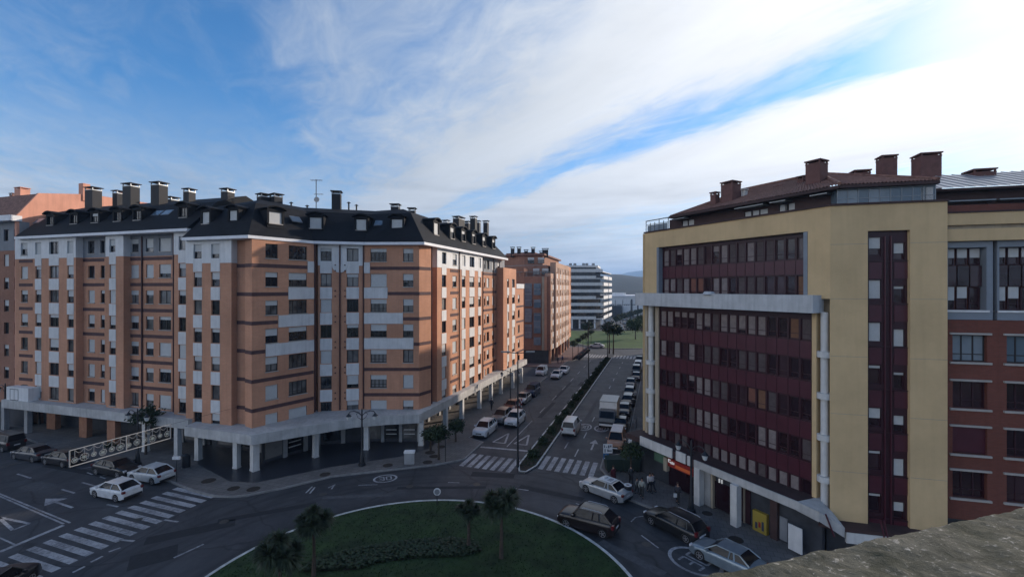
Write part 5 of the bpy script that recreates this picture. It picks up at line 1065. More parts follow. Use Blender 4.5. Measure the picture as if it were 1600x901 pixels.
    for k in range(20):
        a_, b_ = 2*math.pi*k/20, 2*math.pi*(k+1)/20
        for y in (-.116, .116): g.quad(*[(r_*math.cos(t_), y, r_*math.sin(t_)) for r_, t_ in ((.21, a_), (.25, a_), (.25, b_), (.21, b_))])
    out['rim'] = g.mesh('rim', M['rim'])
    out['wf'], out['wr'], out['hl_'] = wf, wr, hl
    _car[ty] = out; return out
def car(ty, x, y, head, col, label, cat='car', name='parked_car', metal=.0, rails=False, z0=0.0, group=None):
    """head = direction the bonnet points, degrees from +X"""
    c = carmesh(ty); p = TYPES[ty]; r_ = thing(name, label, cat, (x, y, z0), R(head), group); pm = paint(col, .28, metal)
    b_ = link(c['body'], 'body', r_); b_.material_slots[0].link = 'OBJECT'; b_.material_slots[0].material = pm
    link(c['windows'], 'windows', r_); link(c['trim'], 'bumper_trim', r_)
    for s_ in (1, -1):
        for k, nm in (('hl', 'headlight'), ('tl', 'taillight')): o = link(c[k], nm, r_); o.scale = (1, s_, 1)
        for xw in (c['wf'], c['wr']):
            w_ = link(c['tyre'], 'wheel', r_, (xw, s_*(p['W']/2-.13), .33)); link(c['rim'], 'rim', w_)
    link(c['pl'], 'number_plate', r_, (c['hl_']+.005, 0, .44)); link(c['pl'], 'number_plate', r_, (-c['hl_']-.03, 0, .62))
    if rails:
        mb = MB()
        for s_ in (-1, 1):
            y_ = s_*p['W']*.34; mb.tube([(p['rf']-.2, y_, p['H']+.005), (p['rf']-.35, y_, p['H']+.06), (p['rr']+.25, y_, p['H']+.05), (p['rr']+.12, y_, p['H']-.01)], .022, 5)
        mb.build('roof_rail', M['rim'], r_)
    return r_
WH_, SIL, DG, BK, RD, NV = (.62, .63, .64), (.32, .33, .34), (.045, .047, .05), (.012, .013, .016), (.10, .012, .012), (.015, .025, .06)
HU = math.degrees(math.atan2(uy, ux))      # away from us along the avenue
def cs(ty, s, Y, col, label, toward=True, **k): p = SY(s, Y); return car(ty, p.x, p.y, HU+180 if toward else HU, col, label, **k)
cs('suv', -21.8, 56.6, WH_, 'white off-roader parked first at the kerb beyond the left zebra crossing', rails=True)
cs('suv', -21.6, 62.0, (.17, .165, .16), 'grey brown off-roader parked second in the row by the arcade')
cs('suv', -19.4, 60.8, WH_, 'white off-roader in the traffic lane beside the grey brown parked one', name='driving_car')
cs('hatch', -22.0, 67.6, RD, 'dark red hatchback parked behind the striped red and white barrier')
cs('hatch', -21.8, 72.2, SIL, 'silver hatchback parked in front of the dark blue van by the arcade', metal=.5)
cs('van', -21.7, 77.2, NV, 'dark blue van parked behind the silver hatchback', cat='van')
car('van', 6.2, 95.2, HU+180, WH_, 'white van coming out of the side street at the end of the arcade', cat='van', name='driving_van')
cs('hatch', -21.0, 92.0, WH_, 'white hatchback parked alone near the side street, nearer of two')
cs('saloon', -20.6, 97.2, WH_, 'white saloon just behind the white hatchback near the side street')
cs('van', -11.2, 57.2, (.55, .56, .55), 'pale grey small van driving away in the right carriageway', toward=False, cat='van', name='driving_van')
cs('hatch', -5.2, 65.6, DG, 'dark grey hatchback parked beside the box truck')
cs('estate', -5.1, 71.0, BK, 'black estate car parked behind the dark grey hatchback on the right')
cs('van', -5.0, 101.5, WH_, 'white van parked furthest along the right kerb of the avenue', cat='van')
cs('hatch', -4.8, 90.2, (.05, .02, .02), 'dark red hatchback parked mid-way along the right kerb of the avenue')
cs('hatch', -5.5, 83.9, (.05, .055, .07), 'dark car parked in front of the dark red hatchback on the right kerb')
cs('suv', -5.1, 110, DG, 'dark off-roader parked last before the far crossing on the right')
cs('saloon', -5.1, 58.6, BK, 'black saloon parked between the orange van and the dark grey hatchback')
cs('estate', -5.2, 76.4, (.03, .033, .04), 'dark estate car parked fifth from the pavement corner on the right')
cs('van', -5.1, 96.4, DG, 'dark grey small van parked in front of the farthest white van', cat='van')
cs('hatch', -5.1, 105.7, BK, 'black hatchback parked behind the farthest white van on the right')
# small delivery van, orange and white
v_ = cs('van', -5.0, 52.0, (.34, .19, .12), 'small orange delivery van with white roof parked behind the road sign', cat='van'); mb = MB(); mb.prism([(.7, -.62), (.7, .62), (-2.05, .62), (-2.05, -.62)], 1.83, 1.93); mb.build('roof_panel', M['whitew'], v_)
# roundabout cars
tx = car('saloon', 8.15, 39.75, 134, (.40, .41, .42), 'silver taxi with white roof driving round the roundabout by the pavement corner', cat='taxi', name='driving_taxi', metal=.3)
mb = MB(); mb.box(-.9, .28, -.52, .52, 1.452, 1.475); mb.build('roof_panel', M['whitew'], tx); mb = MB(); mb.box(-.15, .05, -.25, .25, 1.475, 1.60); mb.build('taxi_light', M['plate'], tx)
mb = MB(); [mb.box(-.72+k*.13, -.66+k*.13, -.3, .3, 1.476, 1.480) for k in range(3)]; mb.build('roof_lettering', M['inkd'], tx)
car('suv', 5.75, 34.3, 149, (.016, .011, .012), 'near black off-roader with silver roof rails driving beside the island', name='driving_car', rails=True)
car('estate', 12.15, 33.9, 124, (.014, .015, .017), 'black estate car with bright roof rails parked by the shop pavement', rails=True)
car('saloon', 14.0, 29.55, 128, (.22, .27, .31), 'blue grey saloon parked lowest on the right, next to the painted speed ring', metal=.4)
# left street
car('hatch', -34.4, 39.55, 162, WH_, 'white hatchback waiting in the lane at the left zebra crossing', name='driving_car')
car('hatch', -34.0, 42.9, 162, (.50, .52, .53), 'pale silver white hatchback parked at the kerb beside the left crossing')
car('saloon', -38.6, 44.4, -17, BK, 'black car parked under the light garland')
car('hatch', -46.2, 46.9, 163, BK, 'dark hatchback parked left of the light garland end')
car('saloon', -50.8, 48.3, 163, (.03, .035, .045), 'dark blue grey car parked second from the left edge')
car('van', -57.2, 51.3, 163, (.02, .022, .026), 'dark van parked at the left edge of the photo', cat='van')
car('suv', -30.1, 26.3, 95, BK, 'black car on the left crossing, only its roof in view at the bottom')
# box truck
p = SY(-6.9, 61.3); tk = thing('box_truck', 'white box truck with dark cab facing the roundabout in the right carriageway', 'truck', (p.x, p.y, 0), R(HU+180))
mb = MB(); mb.box(-2.6, 1.3, -1.12, 1.12, .85, 3.05); mb.build('cargo_box', M['whitew'], tk)
mb = MB(); mb.box(-2.63, 1.33, -1.15, 1.15, .80, .92); mb.box(-2.63, 1.33, -1.15, 1.15, 3.0, 3.1); mb.build('box_rail', M['metal'], tk)
mb = MB(); a_ = [(1.4, .45), (3.25, .45), (3.3, .95), (3.15, 1.35), (2.55, 2.15), (1.4, 2.2)]
mb.faces([(x, -1.0, z_) for x, z_ in a_]+[(x, 1.0, z_) for x, z_ in a_], [tuple(range(6)), tuple(reversed(range(6, 12)))]+[(i, 6+i, 6+(i+1) % 6, (i+1) % 6) for i in range(6)]); mb.build('cab', [paint((.05, .05, .055))], tk)
mb = MB(); mb.quad((3.14, -.88, 1.42), (3.14, .88, 1.42), (2.63, .82, 2.1), (2.63, -.82, 2.1)); [mb.quad((2.95, s_*1.006, 1.35), (2.5, s_*1.006, 2.02), (1.75, s_*1.006, 2.05), (1.75, s_*1.006, 1.35)) for s_ in (-1, 1)]; mb.build('windscreen', M['carglass'], tk)
mb = MB(); mb.box(3.2, 3.36, -.95, .95, .45, .68); mb.build('bumper', M['plate'], tk); mb = MB(); mb.box(-2.6, 3.0, -.5, .5, .45, .84); mb.build('chassis', M['plastic'], tk)
for x in (2.4, -1.6):
    for s_ in (-1, 1): c = carmesh('hatch'); w_ = link(c['tyre'], 'wheel', tk, (x, s_*.9, .36)); w_.scale = (1.1, 1.6, 1.1); link(c['rim'], 'rim', w_)
# car park cars, far off
random.seed(5); cols_ = [WH_, SIL, DG, BK, (.2, .03, .03), WH_]
spots = []
for r_, Y in enumerate((196, 212, 232, 256)):
    for k in range(6 if r_ < 3 else 5): spots.append((44+r_*6.5+k*3.0+random.uniform(-.3, .3), Y+random.uniform(-.5, .5)))
spots = [q for q in spots if not (q[0] < 40.6+(q[1]-204)*.34+2.2)]
pl_ = ['nearest row', 'second row', 'third row', 'last row']
for i, (x, y) in enumerate(spots):
    if (x/y) > .292: continue
    c_ = cols_[i % 6]; cn = ['white', 'silver', 'grey', 'black', 'red', 'white'][i % 6]
    row = 0 if y < 204 else 1 if y < 222 else 2 if y < 244 else 3
    car(['hatch', 'suv', 'estate'][i % 3], x, y, 90+random.uniform(-4, 4), c_, '%s car in the far car park beyond the lawn, %s' % (cn, pl_[row]), group='cars in the far car park')
p = G(932, 543.5); car('saloon', p.x, p.y, 160, WH_, 'white car driving on the ring road before the far lawn', name='driving_car')
# motorbikes
_mb = {}
def bike(x, y, head, col, label, group=None, z0=.14):
    if not _mb:
        g = MB(); g.tube([(.62, 0, .31), (.42, 0, .8), (.30, 0, 1.0)], [.045, .05, .03], 6); g.tube([(.3, -.32, 1.02), (.34, 0, 1.0), (.3, .32, 1.02)], .025, 5); g.box(-.25, .35, -.12, .12, .3, .62); g.tube([(-.6, 0, .3), (-.1, 0, .4)], .05, 6); _mb['frame'] = g.mesh('frame', M['plastic'], 40)
        g = MB(); g.tube([(.55, 0, .72), (.35, 0, .86), (.05, 0, .84), (-.25, 0, .78), (-.75, 0, .82)], [.10, .19, .21, .17, .08], 8); g.box(.33, .47, -.2, .2, .72, 1.12); _mb['fairing'] = g.mesh('fairing', [paint((.5, .5, .5))], 50)
        g = MB(); g.box(-.72, -.02, -.15, .15, .82, .90); _mb['seat'] = g.mesh('seat', M['tyre'])
        g = MB(); g.tube([(0, -.06, 0), (0, .06, 0)], .30, 16); _mb['wheel'] = g.mesh('wheel', M['tyre'], 40)
    r_ = thing('motorbike', label, 'motorbike', (x, y, z0), R(head), group); link(_mb['frame'], 'frame', r_); f_ = link(_mb['fairing'], 'fairing', r_); f_.material_slots[0].link = 'OBJECT'; f_.material_slots[0].material = paint(col); link(_mb['seat'], 'seat', r_)
    link(_mb['wheel'], 'wheel', r_, (.64, 0, .3)); link(_mb['wheel'], 'wheel', r_, (-.6, 0, .3))
p = G(984, 701, .14); bike(p.x, p.y, HU+190, WH_, 'white scooter standing on the right pavement near the orange van')
p = G(991, 634, .14); bike(p.x-.3, p.y, HU+200, DG, 'grey motorbike nearest of three on the right pavement by the column'); bike(p.x+.5, p.y+2.4, HU+200, BK, 'black motorbike in the middle of three on the right pavement'); bike(p.x+1.3, p.y+4.8, HU+200, SIL, 'silver motorbike furthest of three on the right pavement')
for i in range(9):
    q = SY(-21.1, 114.5+i*2.0); bike(q.x, q.y, HU-70, [BK, DG, (.15, .03, .03)][i % 3], '%s motorbike parked before the brown brick block, %s in the row' % (['black', 'grey', 'dark red'][i % 3], ['first', 'second', 'third', 'fourth', 'fifth', 'sixth', 'seventh', 'eighth', 'last'][i]), 'motorbikes parked before the brown block', 0)
# bicycles in a rack by the column
rk = G(990, 664, .14); bkr = thing('bicycle_rack', 'pale metal hoops of a bicycle rack on the right pavement', 'bicycle rack', (rk.x, rk.y, .14), R(HU))
for k in range(5): mb = MB(); mb.tube([(k*.8-1.6, -.35, 0), (k*.8-1.6, -.35, .65), (k*.8-1.6, -.2, .8), (k*.8-1.6, .2, .8), (k*.8-1.6, .35, .65), (k*.8-1.6, .35, 0)], .035, 6); mb.build('hoop', M['metal'], bkr)

# ================================================================== STREET FURNITURE
_lm = {}
def lantern_post(x, y, label, z0=.14, h=5.6, rot=0):
    t_ = thing('street_lamp', label, 'street lamp', (x, y, z0), rot, 'ornate iron street lamps')
    if not _lm:
        g = MB(); g.tube([(0, 0, 0), (0, 0, .25), (0, 0, .3), (0, 0, 1.1), (0, 0, 1.3), (0, 0, 5.0), (0, 0, 5.6), (0, 0, 5.8)], [.36, .34, .24, .17, .10, .08, .07, .01], 12); _lm['post'] = g.mesh('post', M['black'], 40)
        g = MB()
        for s_ in (-1, 1):
            g.tube([(0, 0, 5.0), (s_*.35, 0, 5.35), (s_*.8, 0, 5.5), (s_*1.15, 0, 5.45), (s_*1.3, 0, 5.25)], .045, 6); g.tube([(0, 0, 4.6), (s_*.4, 0, 4.85), (s_*.55, 0, 5.2), (s_*.35, 0, 5.3)], .03, 5)
        _lm['arm'] = g.mesh('arm', M['black'], 40)
        g = MB(); g.tube([(0, 0, 5.26), (0, 0, 5.12), (0, 0, 4.98)], [.05, .16, .30], 10); _lm['hood'] = g.mesh('hood', M['black'], 30)
        g = MB(); g.tube([(0, 0, 4.98), (0, 0, 4.62), (0, 0, 4.55)], [.25, .15, .05], 10); _lm['glass'] = g.mesh('lantern', M['lampglass'], 30)
    for k, nm in (('post', 'post'), ('arm', 'arm')): link(_lm[k], nm, t_)
    for s_ in (-1, 1): l_ = link(_lm['glass'], 'lantern', t_, (s_*1.3, 0, 0)); link(_lm['hood'], 'hood', l_)
    return t_
for (x, y, lb, rt) in ((565.5, 727, 'black iron street lamp with twin hanging lanterns before the middle of the orange block', .1), (215, 727, 'black iron street lamp with twin lanterns beside the right end of the light garland', -.3), (8, 669, 'black iron street lamp with twin lanterns at the left edge', -.3), (797.6, 635, 'black iron street lamp with twin lanterns by the avenue arcade, beyond the barrier', .1), (1080, 800, 'black iron street lamp with twin lanterns before the red shop sign', R(-62))):
    p = G(x, y, .14); lantern_post(p.x, p.y, lb, rot=rt)
q = lantern_post(-37.3, 25.9, 'black iron street lamp holding the near end of the light garland', rot=-.3)
def tall_lamp(s, Y, h, label, rot=0):
    p = SY(s, Y); t_ = thing('lamp_post', label, 'lamp post', (p.x, p.y, .13), 0, 'tall lamp posts on the median')
    mb = MB(); mb.tube([(0, 0, 0), (0, 0, .9), (0, 0, 1.0), (0, 0, h)], [.15, .14, .10, .06], 10); mb.build('post', M['black'], t_)
    mb = MB(); mb.tube([(-1.25, 0, h+.02), (0, 0, h-.12), (1.25, 0, h+.02)], .045, 6); mb.build('arm', M['black'], t_)
    for s_ in (-1, 1): mb = MB(); mb.box(s_*1.25-.45, s_*1.25+.45, -.16, .16, h-.03, h+.09); mb.build('lamp_head', M['metal'], t_)
tall_lamp(-14.3, 45.6, 11.5, 'tall dark double-armed lamp post at the near nose of the median'); tall_lamp(-13.6, 86, 11.4, 'tall dark double-armed lamp post half way along the median'); tall_lamp(-13.6, 116.5, 8.5, 'dark double-armed lamp post at the far end of the median')
for x, Y, lb in ((961.5, 250, 'leftmost'), (973, 250, 'middle'), (985.5, 250, 'rightmost')):
    X = (x-800)*Y/F; t_ = thing('floodlight_mast', 'tall mast with crossed arms in the car park, %s of three' % lb, 'mast', (X, Y, 0)); mb = MB(); mb.tube([(0, 0, 0), (0, 0, 11.8)], [.16, .1], 6); mb.build('mast', M['black'], t_)
    mb = MB(); mb.tube([(-2.4, 0, 9.2), (2.4, 0, 9.2)], .12, 5); mb.tube([(0, -1.5, 10.6), (0, 1.5, 10.6)], .1, 5); mb.build('arm', M['black'], t_)
    for s_ in (-2.2, -1.1, 1.1, 2.2): mb = MB(); mb.box(s_-.3, s_+.3, -.2, .2, 8.7, 9.2); mb.build('floodlight', M['metal'], t_)
# direction and crossing sign
p = G(948.5, 735, .14); t_ = thing('road_sign', 'square white pictogram board above a blue pedestrian crossing sign on a pole', 'road sign', (p.x, p.y, .14)); zs = 2.62
mb = MB(); mb.tube([(0, 0, 0), (0, 0, 2.7)], .035, 8); mb.build('pole', M['metal'], t_)
mb = MB(); mb.box(-.38, .52, -.06, -.03, 1.72, 2.62); mb.build('board', M['plate'], t_)
mb = MB(); mb.box(-.38, .15, -.065, -.035, 1.12, 1.69); mb.build('crossing_sign', M['blue'], t_)
mb = MB(); mb.quad((-.33, -.068, 1.18), (.10, -.068, 1.18), (-.115, -.068, 1.62)); mb.build('white_triangle', M['plate'], t_)
mb = MB(); mb.box(-.14, -.09, -.072, -.069, 1.22, 1.42); mb.box(-.19, -.05, -.072, -.069, 1.30, 1.33); mb.build('walking_figure', M['inkd'], t_)
mb = MB()                                      # dark pictograms on the board: arrows and squares
for (x0, x1, z0, z1) in ((-.30, -.22, 2.25, 2.52), (-.12, .02, 2.3, 2.36), (.10, .22, 2.22, 2.5), (.30, .42, 2.3, 2.5), (-.26, -.16, 1.8, 2.12), (.02, .12, 1.86, 2.1), (.12, .34, 1.9, 2.0)): mb.box(x0, x1, -.066, -.061, z0, z1)
mb.quad((.36, -.0665, 1.84), (.46, -.0665, 1.95), (.36, -.0665, 2.06)); mb.build('pictogram', M['inkd'], t_)
# round sign on the roundabout, seen from behind
p = G(683, 789, .15); t_ = thing('round_sign', 'small round pale sign on a dark post at the top edge of the lawn', 'road sign', (p.x, p.y, .13)); mb = MB(); mb.tube([(0, 0, 0), (0, 0, 1.0)], .04, 6); mb.build('post', M['black'], t_); mb = MB(); mb.tube([(0, -.03, 1.12), (0, .03, 1.12)], .30, 20); mb.build('disc', M['plate'], t_)
mb = MB(); mb.tube([(0, -.032, 1.12), (0, -.036, 1.12)], .22, 20); mb.build('disc_face', M['greyw'], t_)
for (x, y, lb) in ((276, 752, 'flat topped sign post on the pavement by the pale parked hatchback'),):
    p = G(x, y, .14); t_ = thing('road_sign', lb, 'road sign', (p.x, p.y, .14)); mb = MB(); mb.tube([(0, 0, 0), (0, 0, 2.1)], .035, 6); mb.build('post', M['black'], t_); mb = MB(); mb.box(-.34, .34, -.1, .1, 2.05, 2.3); mb.build('plate', M['whitew'], t_)
# litter bins and street boxes
p = G(981, 779, .14); t_ = thing('litter_bin', 'dark cylindrical litter bin with white ring top at the pavement corner', 'bin', (p.x, p.y, .14)); mb = MB(); mb.tube([(0, 0, 0), (0, 0, 1.15)], [.28, .32], 16); mb.build('bin_body', M['black'], t_, smooth=40)
mb = MB(); ring(mb, 0, 0, .18, .33, 1.15, 1.20, 20); mb.build('rim', M['plate'], t_)
for x, y, lb in ((291, 731, 'dark rounded letter box on the pavement by the two columns'),):
    p = G(x, y, .14); t_ = thing('letter_box', lb, 'letter box', (p.x, p.y, .14)); mb = MB(); mb.tube([(0, 0, 0), (0, 0, 1.25), (0, 0, 1.42)], [.36, .36, .1], 14); mb.build('box_body', M['black'], t_, smooth=50); mb = MB(); mb.tube([(0, 0, 0), (0, 0, .1)], .42, 14); mb.build('foot', M['metal'], t_)
p = G(640, 724, .14); t_ = thing('utility_cabinet', 'low grey street cabinet with white top beneath the arcade', 'cabinet', (p.x, p.y, .14), .05); mb = MB(); mb.box(-.5, .5, -.25, .25, 0, 1.1); mb.build('cabinet_body', M['concrete'], t_); mb = MB(); mb.box(-.54, .54, -.29, .29, 1.1, 1.3); mb.build('cabinet_top', M['whitew'], t_)
for x, lb in ((962, 'dark green waste container nearer the road sign'), (988, 'dark green waste container nearer the building corner')):
    p = G(x, 741, .14); t_ = thing('waste_container', lb, 'waste container', (p.x, p.y+.9, .14), .05)
    mb = MB(); mb.faces([(-.75, -.5, .15), (.75, -.5, .15), (.75, .5, .15), (-.75, .5, .15), (-.88, -.6, 1.3), (.88, -.6, 1.3), (.88, .6, 1.3), (-.88, .6, 1.3)], [(3, 2, 1, 0), (0, 1, 5, 4), (1, 2, 6, 5), (2, 3, 7, 6), (3, 0, 4, 7)]); mb.build('tub', M['green'], t_)
    mb = MB(); mb.faces([(-.9, -.62, 1.3), (.9, -.62, 1.3), (.9, .0, 1.55), (-.9, .0, 1.55), (.9, .62, 1.3), (-.9, .62, 1.3)], [(0, 1, 2, 3), (3, 2, 4, 5), (0, 3, 5), (1, 4, 2)]); mb.build('lid', M['green'], t_)
    for sx_ in (-.6, .6): mb = MB(); mb.tube([(sx_, -.45, .1), (sx_, -.37, .1)], .1, 8); mb.build('castor', M['tyre'], t_)
# red and white striped barrier board leaning by the parked cars
p = SY(-20.4, 66.2); t_ = thing('barrier', 'red and white striped triangular barrier standing on the road behind the parked cars', 'barrier', (p.x, p.y, 0), .4)
for k in range(6): mb = MB(); f0, f1 = k/6, (k+1)/6; mb.faces([(-.5+.5*f0, -.03, 2.0*f0), (-.38+.5*f0, -.03, 2.0*f0), (-.38+.5*f1, -.03, 2.0*f1), (-.5+.5*f1, -.03, 2.0*f1), (-.5+.5*f0, .03, 2.0*f0), (-.38+.5*f0, .03, 2.0*f0), (-.38+.5*f1, .03, 2.0*f1), (-.5+.5*f1, .03, 2.0*f1)], [(0, 1, 2, 3), (7, 6, 5, 4), (1, 5, 6, 2), (0, 3, 7, 4)]); mb.build('stripe', M['plate'] if k % 2 else M['redshop'], t_)
for k in range(6): mb = MB(); mb.box(.12, .24, -.03, .03, .33*k, .33*k+.33); mb.build('stripe', M['redshop'] if k % 2 else M['plate'], t_)
# garland of lights over the left street
ga, gb = Vector((-33.8, 34.75, 5.0)), Vector((-31.15, 41.5, 5.0)); gd = gb-ga; gl_ = gd.length; t_ = thing('light_garland', 'white metal frame of hanging bauble motifs slung across the left street', 'street decoration', (ga.x, ga.y, 0), math.atan2(gd.y, gd.x)); zt0, zt1 = 4.37, 5.62
mb = MB(); mb.tube([(0, 0, zt1), (gl_, 0, zt1)], .034, 6); mb.build('top_rail', M['lights'], t_); mb = MB(); mb.tube([(0, 0, zt0), (gl_, 0, zt0)], .038, 6); mb.build('bottom_rail', M['lights'], t_)
for x in (0, gl_*.52, gl_): mb = MB(); mb.tube([(x, 0, zt0), (x, 0, zt1)], .045, 6); mb.build('upright', M['lights'], t_)
mb = MB(); mb.tube([(0, 0, zt1), (-9.6, 0, 5.9)], .012, 4); mb.build('cable', M['black'], t_); mb = MB(); mb.tube([(gl_, 0, zt1), (gl_+8.2, 0, 5.6)], .012, 4); mb.build('cable', M['black'], t_)
for k in range(12):
    x = .32+k*(gl_-.6)/11; rr_ = [.20, .28, .17, .24][k % 4]; zc = zt0+.42+(.06 if k % 3 else .0); mb = MB()
    pts = [(x+rr_*math.cos(a_), 0, zc+rr_*math.sin(a_)) for a_ in [2*math.pi*i/18 for i in range(19)]]; mb.tube(pts, .02, 4, cap=False)
    mb.tube([(x+rr_*.45*math.cos(a_), 0, zc+rr_*.45*math.sin(a_)) for a_ in [2*math.pi*i/12 for i in range(13)]], .016, 4, cap=False); mb.tube([(x, 0, zc+rr_), (x, 0, zt1)], .022, 4); mb.build('bauble_motif', M['lights'], t_)
    mb = MB(); [mb.tube([(x-rr_*.9*math.cos(q), 0, zc-rr_*.9*math.sin(q)), (x+rr_*.9*math.cos(q), 0, zc+rr_*.9*math.sin(q))], .012, 4) for q in (0, .78, 1.57, 2.36)]; mb.build('bauble_net', M['tinsel'], t_)
    if k < 11: x2 = x+(gl_-.6)/11; mb = MB(); mb.tube([(x+(x2-x)*f, 0, zt1-.05-.3*math.sin(math.pi*f)) for f in (0, .2, .4, .6, .8, 1)], .016, 4); mb.build('swag', M['lights'], t_)

# ================================================================== TREES AND PLANTS
def tree(x, y, h, cr, label, z0=.14, th=None, leaves=1500, lf=.13, m='leaf', name='street_tree', seed=1, squash=.8, lean=0, tr=.09, group=None):
    rnd = random.Random(seed); t_ = thing(name, label, 'tree', (x, y, z0), 0, group); th = th or h-cr*1.1; mb = MB()
    mb.tube([(0, 0, -.02), (lean*.3, .02, th*.5), (lean, 0, th), (lean, 0, th+cr*.5)], [tr*1.5, tr, tr*.8, tr*.3], 8)
    cl_ = []
    for k in range(9):
        a_ = rnd.random()*6.28; e = rnd.uniform(.15, 1.1); r_ = cr*rnd.uniform(.5, .85); q = Vector((lean+math.cos(a_)*r_*math.cos(e), math.sin(a_)*r_*math.cos(e), th+r_*math.sin(e)*squash+cr*.2)); mb.tube([(lean, 0, th-.1+.05*k), (q+Vector((lean, 0, th)))/2+Vector((0, 0, .08)), q], [tr*.5, tr*.3, tr*.1], 5); cl_.append(q)
    for k in range(12): a_ = rnd.random()*6.28; e = rnd.uniform(-.9, 1.3); r_ = cr*rnd.uniform(.25, .95); cl_.append(Vector((lean+math.cos(a_)*r_*math.cos(e), math.sin(a_)*r_*math.cos(e), th+cr*.45+r_*math.sin(e)*squash)))
    mb.build('trunk', M['bark'], t_); g = MB()
    for k in range(leaves):
        c = rnd.choice(cl_)+Vector((rnd.gauss(0, 1), rnd.gauss(0, 1), rnd.gauss(0, .8)))*cr*.24; n_ = Vector((rnd.gauss(0, 1), rnd.gauss(0, 1), rnd.gauss(0, 1))).normalized(); u_ = n_.orthogonal().normalized()*lf*rnd.uniform(.6, 1.3); v__ = n_.cross(u_).normalized()*lf*rnd.uniform(.4, .8); g.quad(c-u_, c-v__, c+u_, c+v__)
    g.build('crown', M[m], t_); return t_
def bladetree(x, y, h, cr, label, heads=7, seed=1, z0=None):
    """branched dracaena-like tree: bare stem, heads of stiff pointed leaves"""
    rnd = random.Random(seed); z0 = lawnz(x, y) if z0 is None else z0; t_ = thing('palm_tree', label, 'tree', (x, y, z0-.02)); mb = MB(); th = h-cr*1.15
    mb.tube([(0, 0, 0), (.03, 0, th*.5), (0, .02, th)], [.15, .10, .09], 8); g = MB()
    for k in range(heads):
        a_ = 2*math.pi*k/max(1, heads-1)+rnd.uniform(-.3, .3); r_ = cr*.5 if k else 0; c = Vector((math.cos(a_)*r_, math.sin(a_)*r_, th+cr*(.45 if k else .75)+rnd.uniform(-.2, .2)*cr)); mb.tube([(0, .02, th-.05), (c+Vector((0, 0, th)))/2, c], [.08, .06, .05], 6)
        for q in range(300):
            d = Vector((rnd.gauss(0, 1), rnd.gauss(0, 1), rnd.gauss(.15, .8))).normalized(); L_ = cr*rnd.uniform(.32, .62); s_ = d.cross(Vector((0, 0, 1))).normalized()*.046; m1 = c+d*L_*.55; e = c+d*L_+Vector((0, 0, -.22*L_)); g.quad(c-s_*.6, c+s_*.6, m1+s_, m1-s_); g.quad(m1-s_, m1+s_, e)
    mb.build('trunk', M['bark'], t_); g.build('crown', M['blade'], t_)
p = G(490, 910); bladetree(p.x, p.y, 4.2, 1.35, 'spiky leaved palm tree on the left of the lawn, taller of the left pair', 7, 1)
p = G(437, 955); bladetree(p.x, p.y, 3.9, 1.5, 'spiky leaved palm tree at the bottom left of the lawn, broader and lower', 8, 2)
p = G(732, 867); bladetree(p.x, p.y, 3.3, .95, 'small slim spiky palm tree near the middle of the lawn', 5, 3)
p = G(783, 882); bladetree(p.x, p.y, 4.8, 1.45, 'largest spiky palm tree standing right of the middle of the lawn', 10, 4)
for x, y, h, cr, lb, sd_, th in ((685.5, 718, 3.7, 1.1, 'dark round young tree at the corner before the avenue arcade', 11, 2.1), (712, 690, 2.9, .9, 'small dark tree between the arcade columns by the parked white car', 12, 1.3), (986, 749, 3.6, 1.0, 'dark slender tree on the right pavement by the waste containers', 13, 2.2), (673, 704, 3.0, .9, 'low dark bushy tree tucked beside the corner column', 14, 1.4)):
    p = G(x, y, .14); tree(p.x, p.y, h, cr, lb, seed=sd_, th=th, leaves=1300)
p = G(696, 721, .14); t_ = thing('support_post', 'thin dark post beside the young corner tree', 'post', (p.x, p.y, .14)); mb = MB(); mb.tube([(0, 0, 0), (0, 0, 2.9)], .04, 6); mb.build('post', M['black'], t_)
p = G(215, 720, .14); tree(p.x-.6, p.y+1.8, 5.3, 1.25, 'dark leafy street tree behind the lamp at the garland', seed=21, th=3.5, leaves=1500, lf=.14)
p = G(30, 668, .14); tree(p.x+1.0, p.y+1.5, 4.2, 1.5, 'dark reddish green tree by the white porch at the left edge', seed=22, th=2.0, leaves=1500, lf=.16)
p = G(172, 705, .14); tree(p.x, p.y, 1.3, .55, 'small dark shrub on the left pavement by the brick pillars', seed=23, th=.4, leaves=400, lf=.09)
# far trees
for x, y, h, cr, lb, sd_, sq in ((952, 553, 7.8, 2.0, 'flat topped dark pine, left of two at the edge of the far lawn', 31, .35), (958.5, 554, 7.4, 2.2, 'flat topped dark pine, right of two at the edge of the far lawn', 32, .35), (993, 531, 6.6, 2.9, 'broad dark tree on the far lawn against the yellow building', 33, .8), (918.5, 529, 5.2, 1.8, 'dark tree on the far lawn behind the lamp post', 34, .8), (1003, 520, 6.2, 3, 'dark tree behind the broad one on the far lawn', 36, .8)):
    p = G(x, y); tree(p.x, p.y, h, cr, lb, z0=.1, seed=sd_, th=h-cr*(.9 if sq > .5 else .7), leaves=2600, lf=.3, squash=sq, tr=.16, name='park_tree', m='leaf2' if sd_ == 33 else 'leaf')
for i in range(8):
    Y = 222+i*11; X = (964+i*5.2-800)*Y/F; tree(X, Y, 4.6, 1.9, 'small dark tree among the far parked cars, %s nearest' % ORD[i], z0=0, seed=50+i, th=2.4, leaves=900, lf=.34, name='park_tree', group='trees in the far car park', tr=.14)
for i in range(5):
    q = SY(-21.9, 113.5+i*7.5); tree(q.x, q.y, 5.0, 1.0, 'thin street tree before the brown brick block, %s from us' % ORD[i], z0=.14, seed=70+i, th=3.6, leaves=500, lf=.16, group='young trees before the brown block', tr=.07)
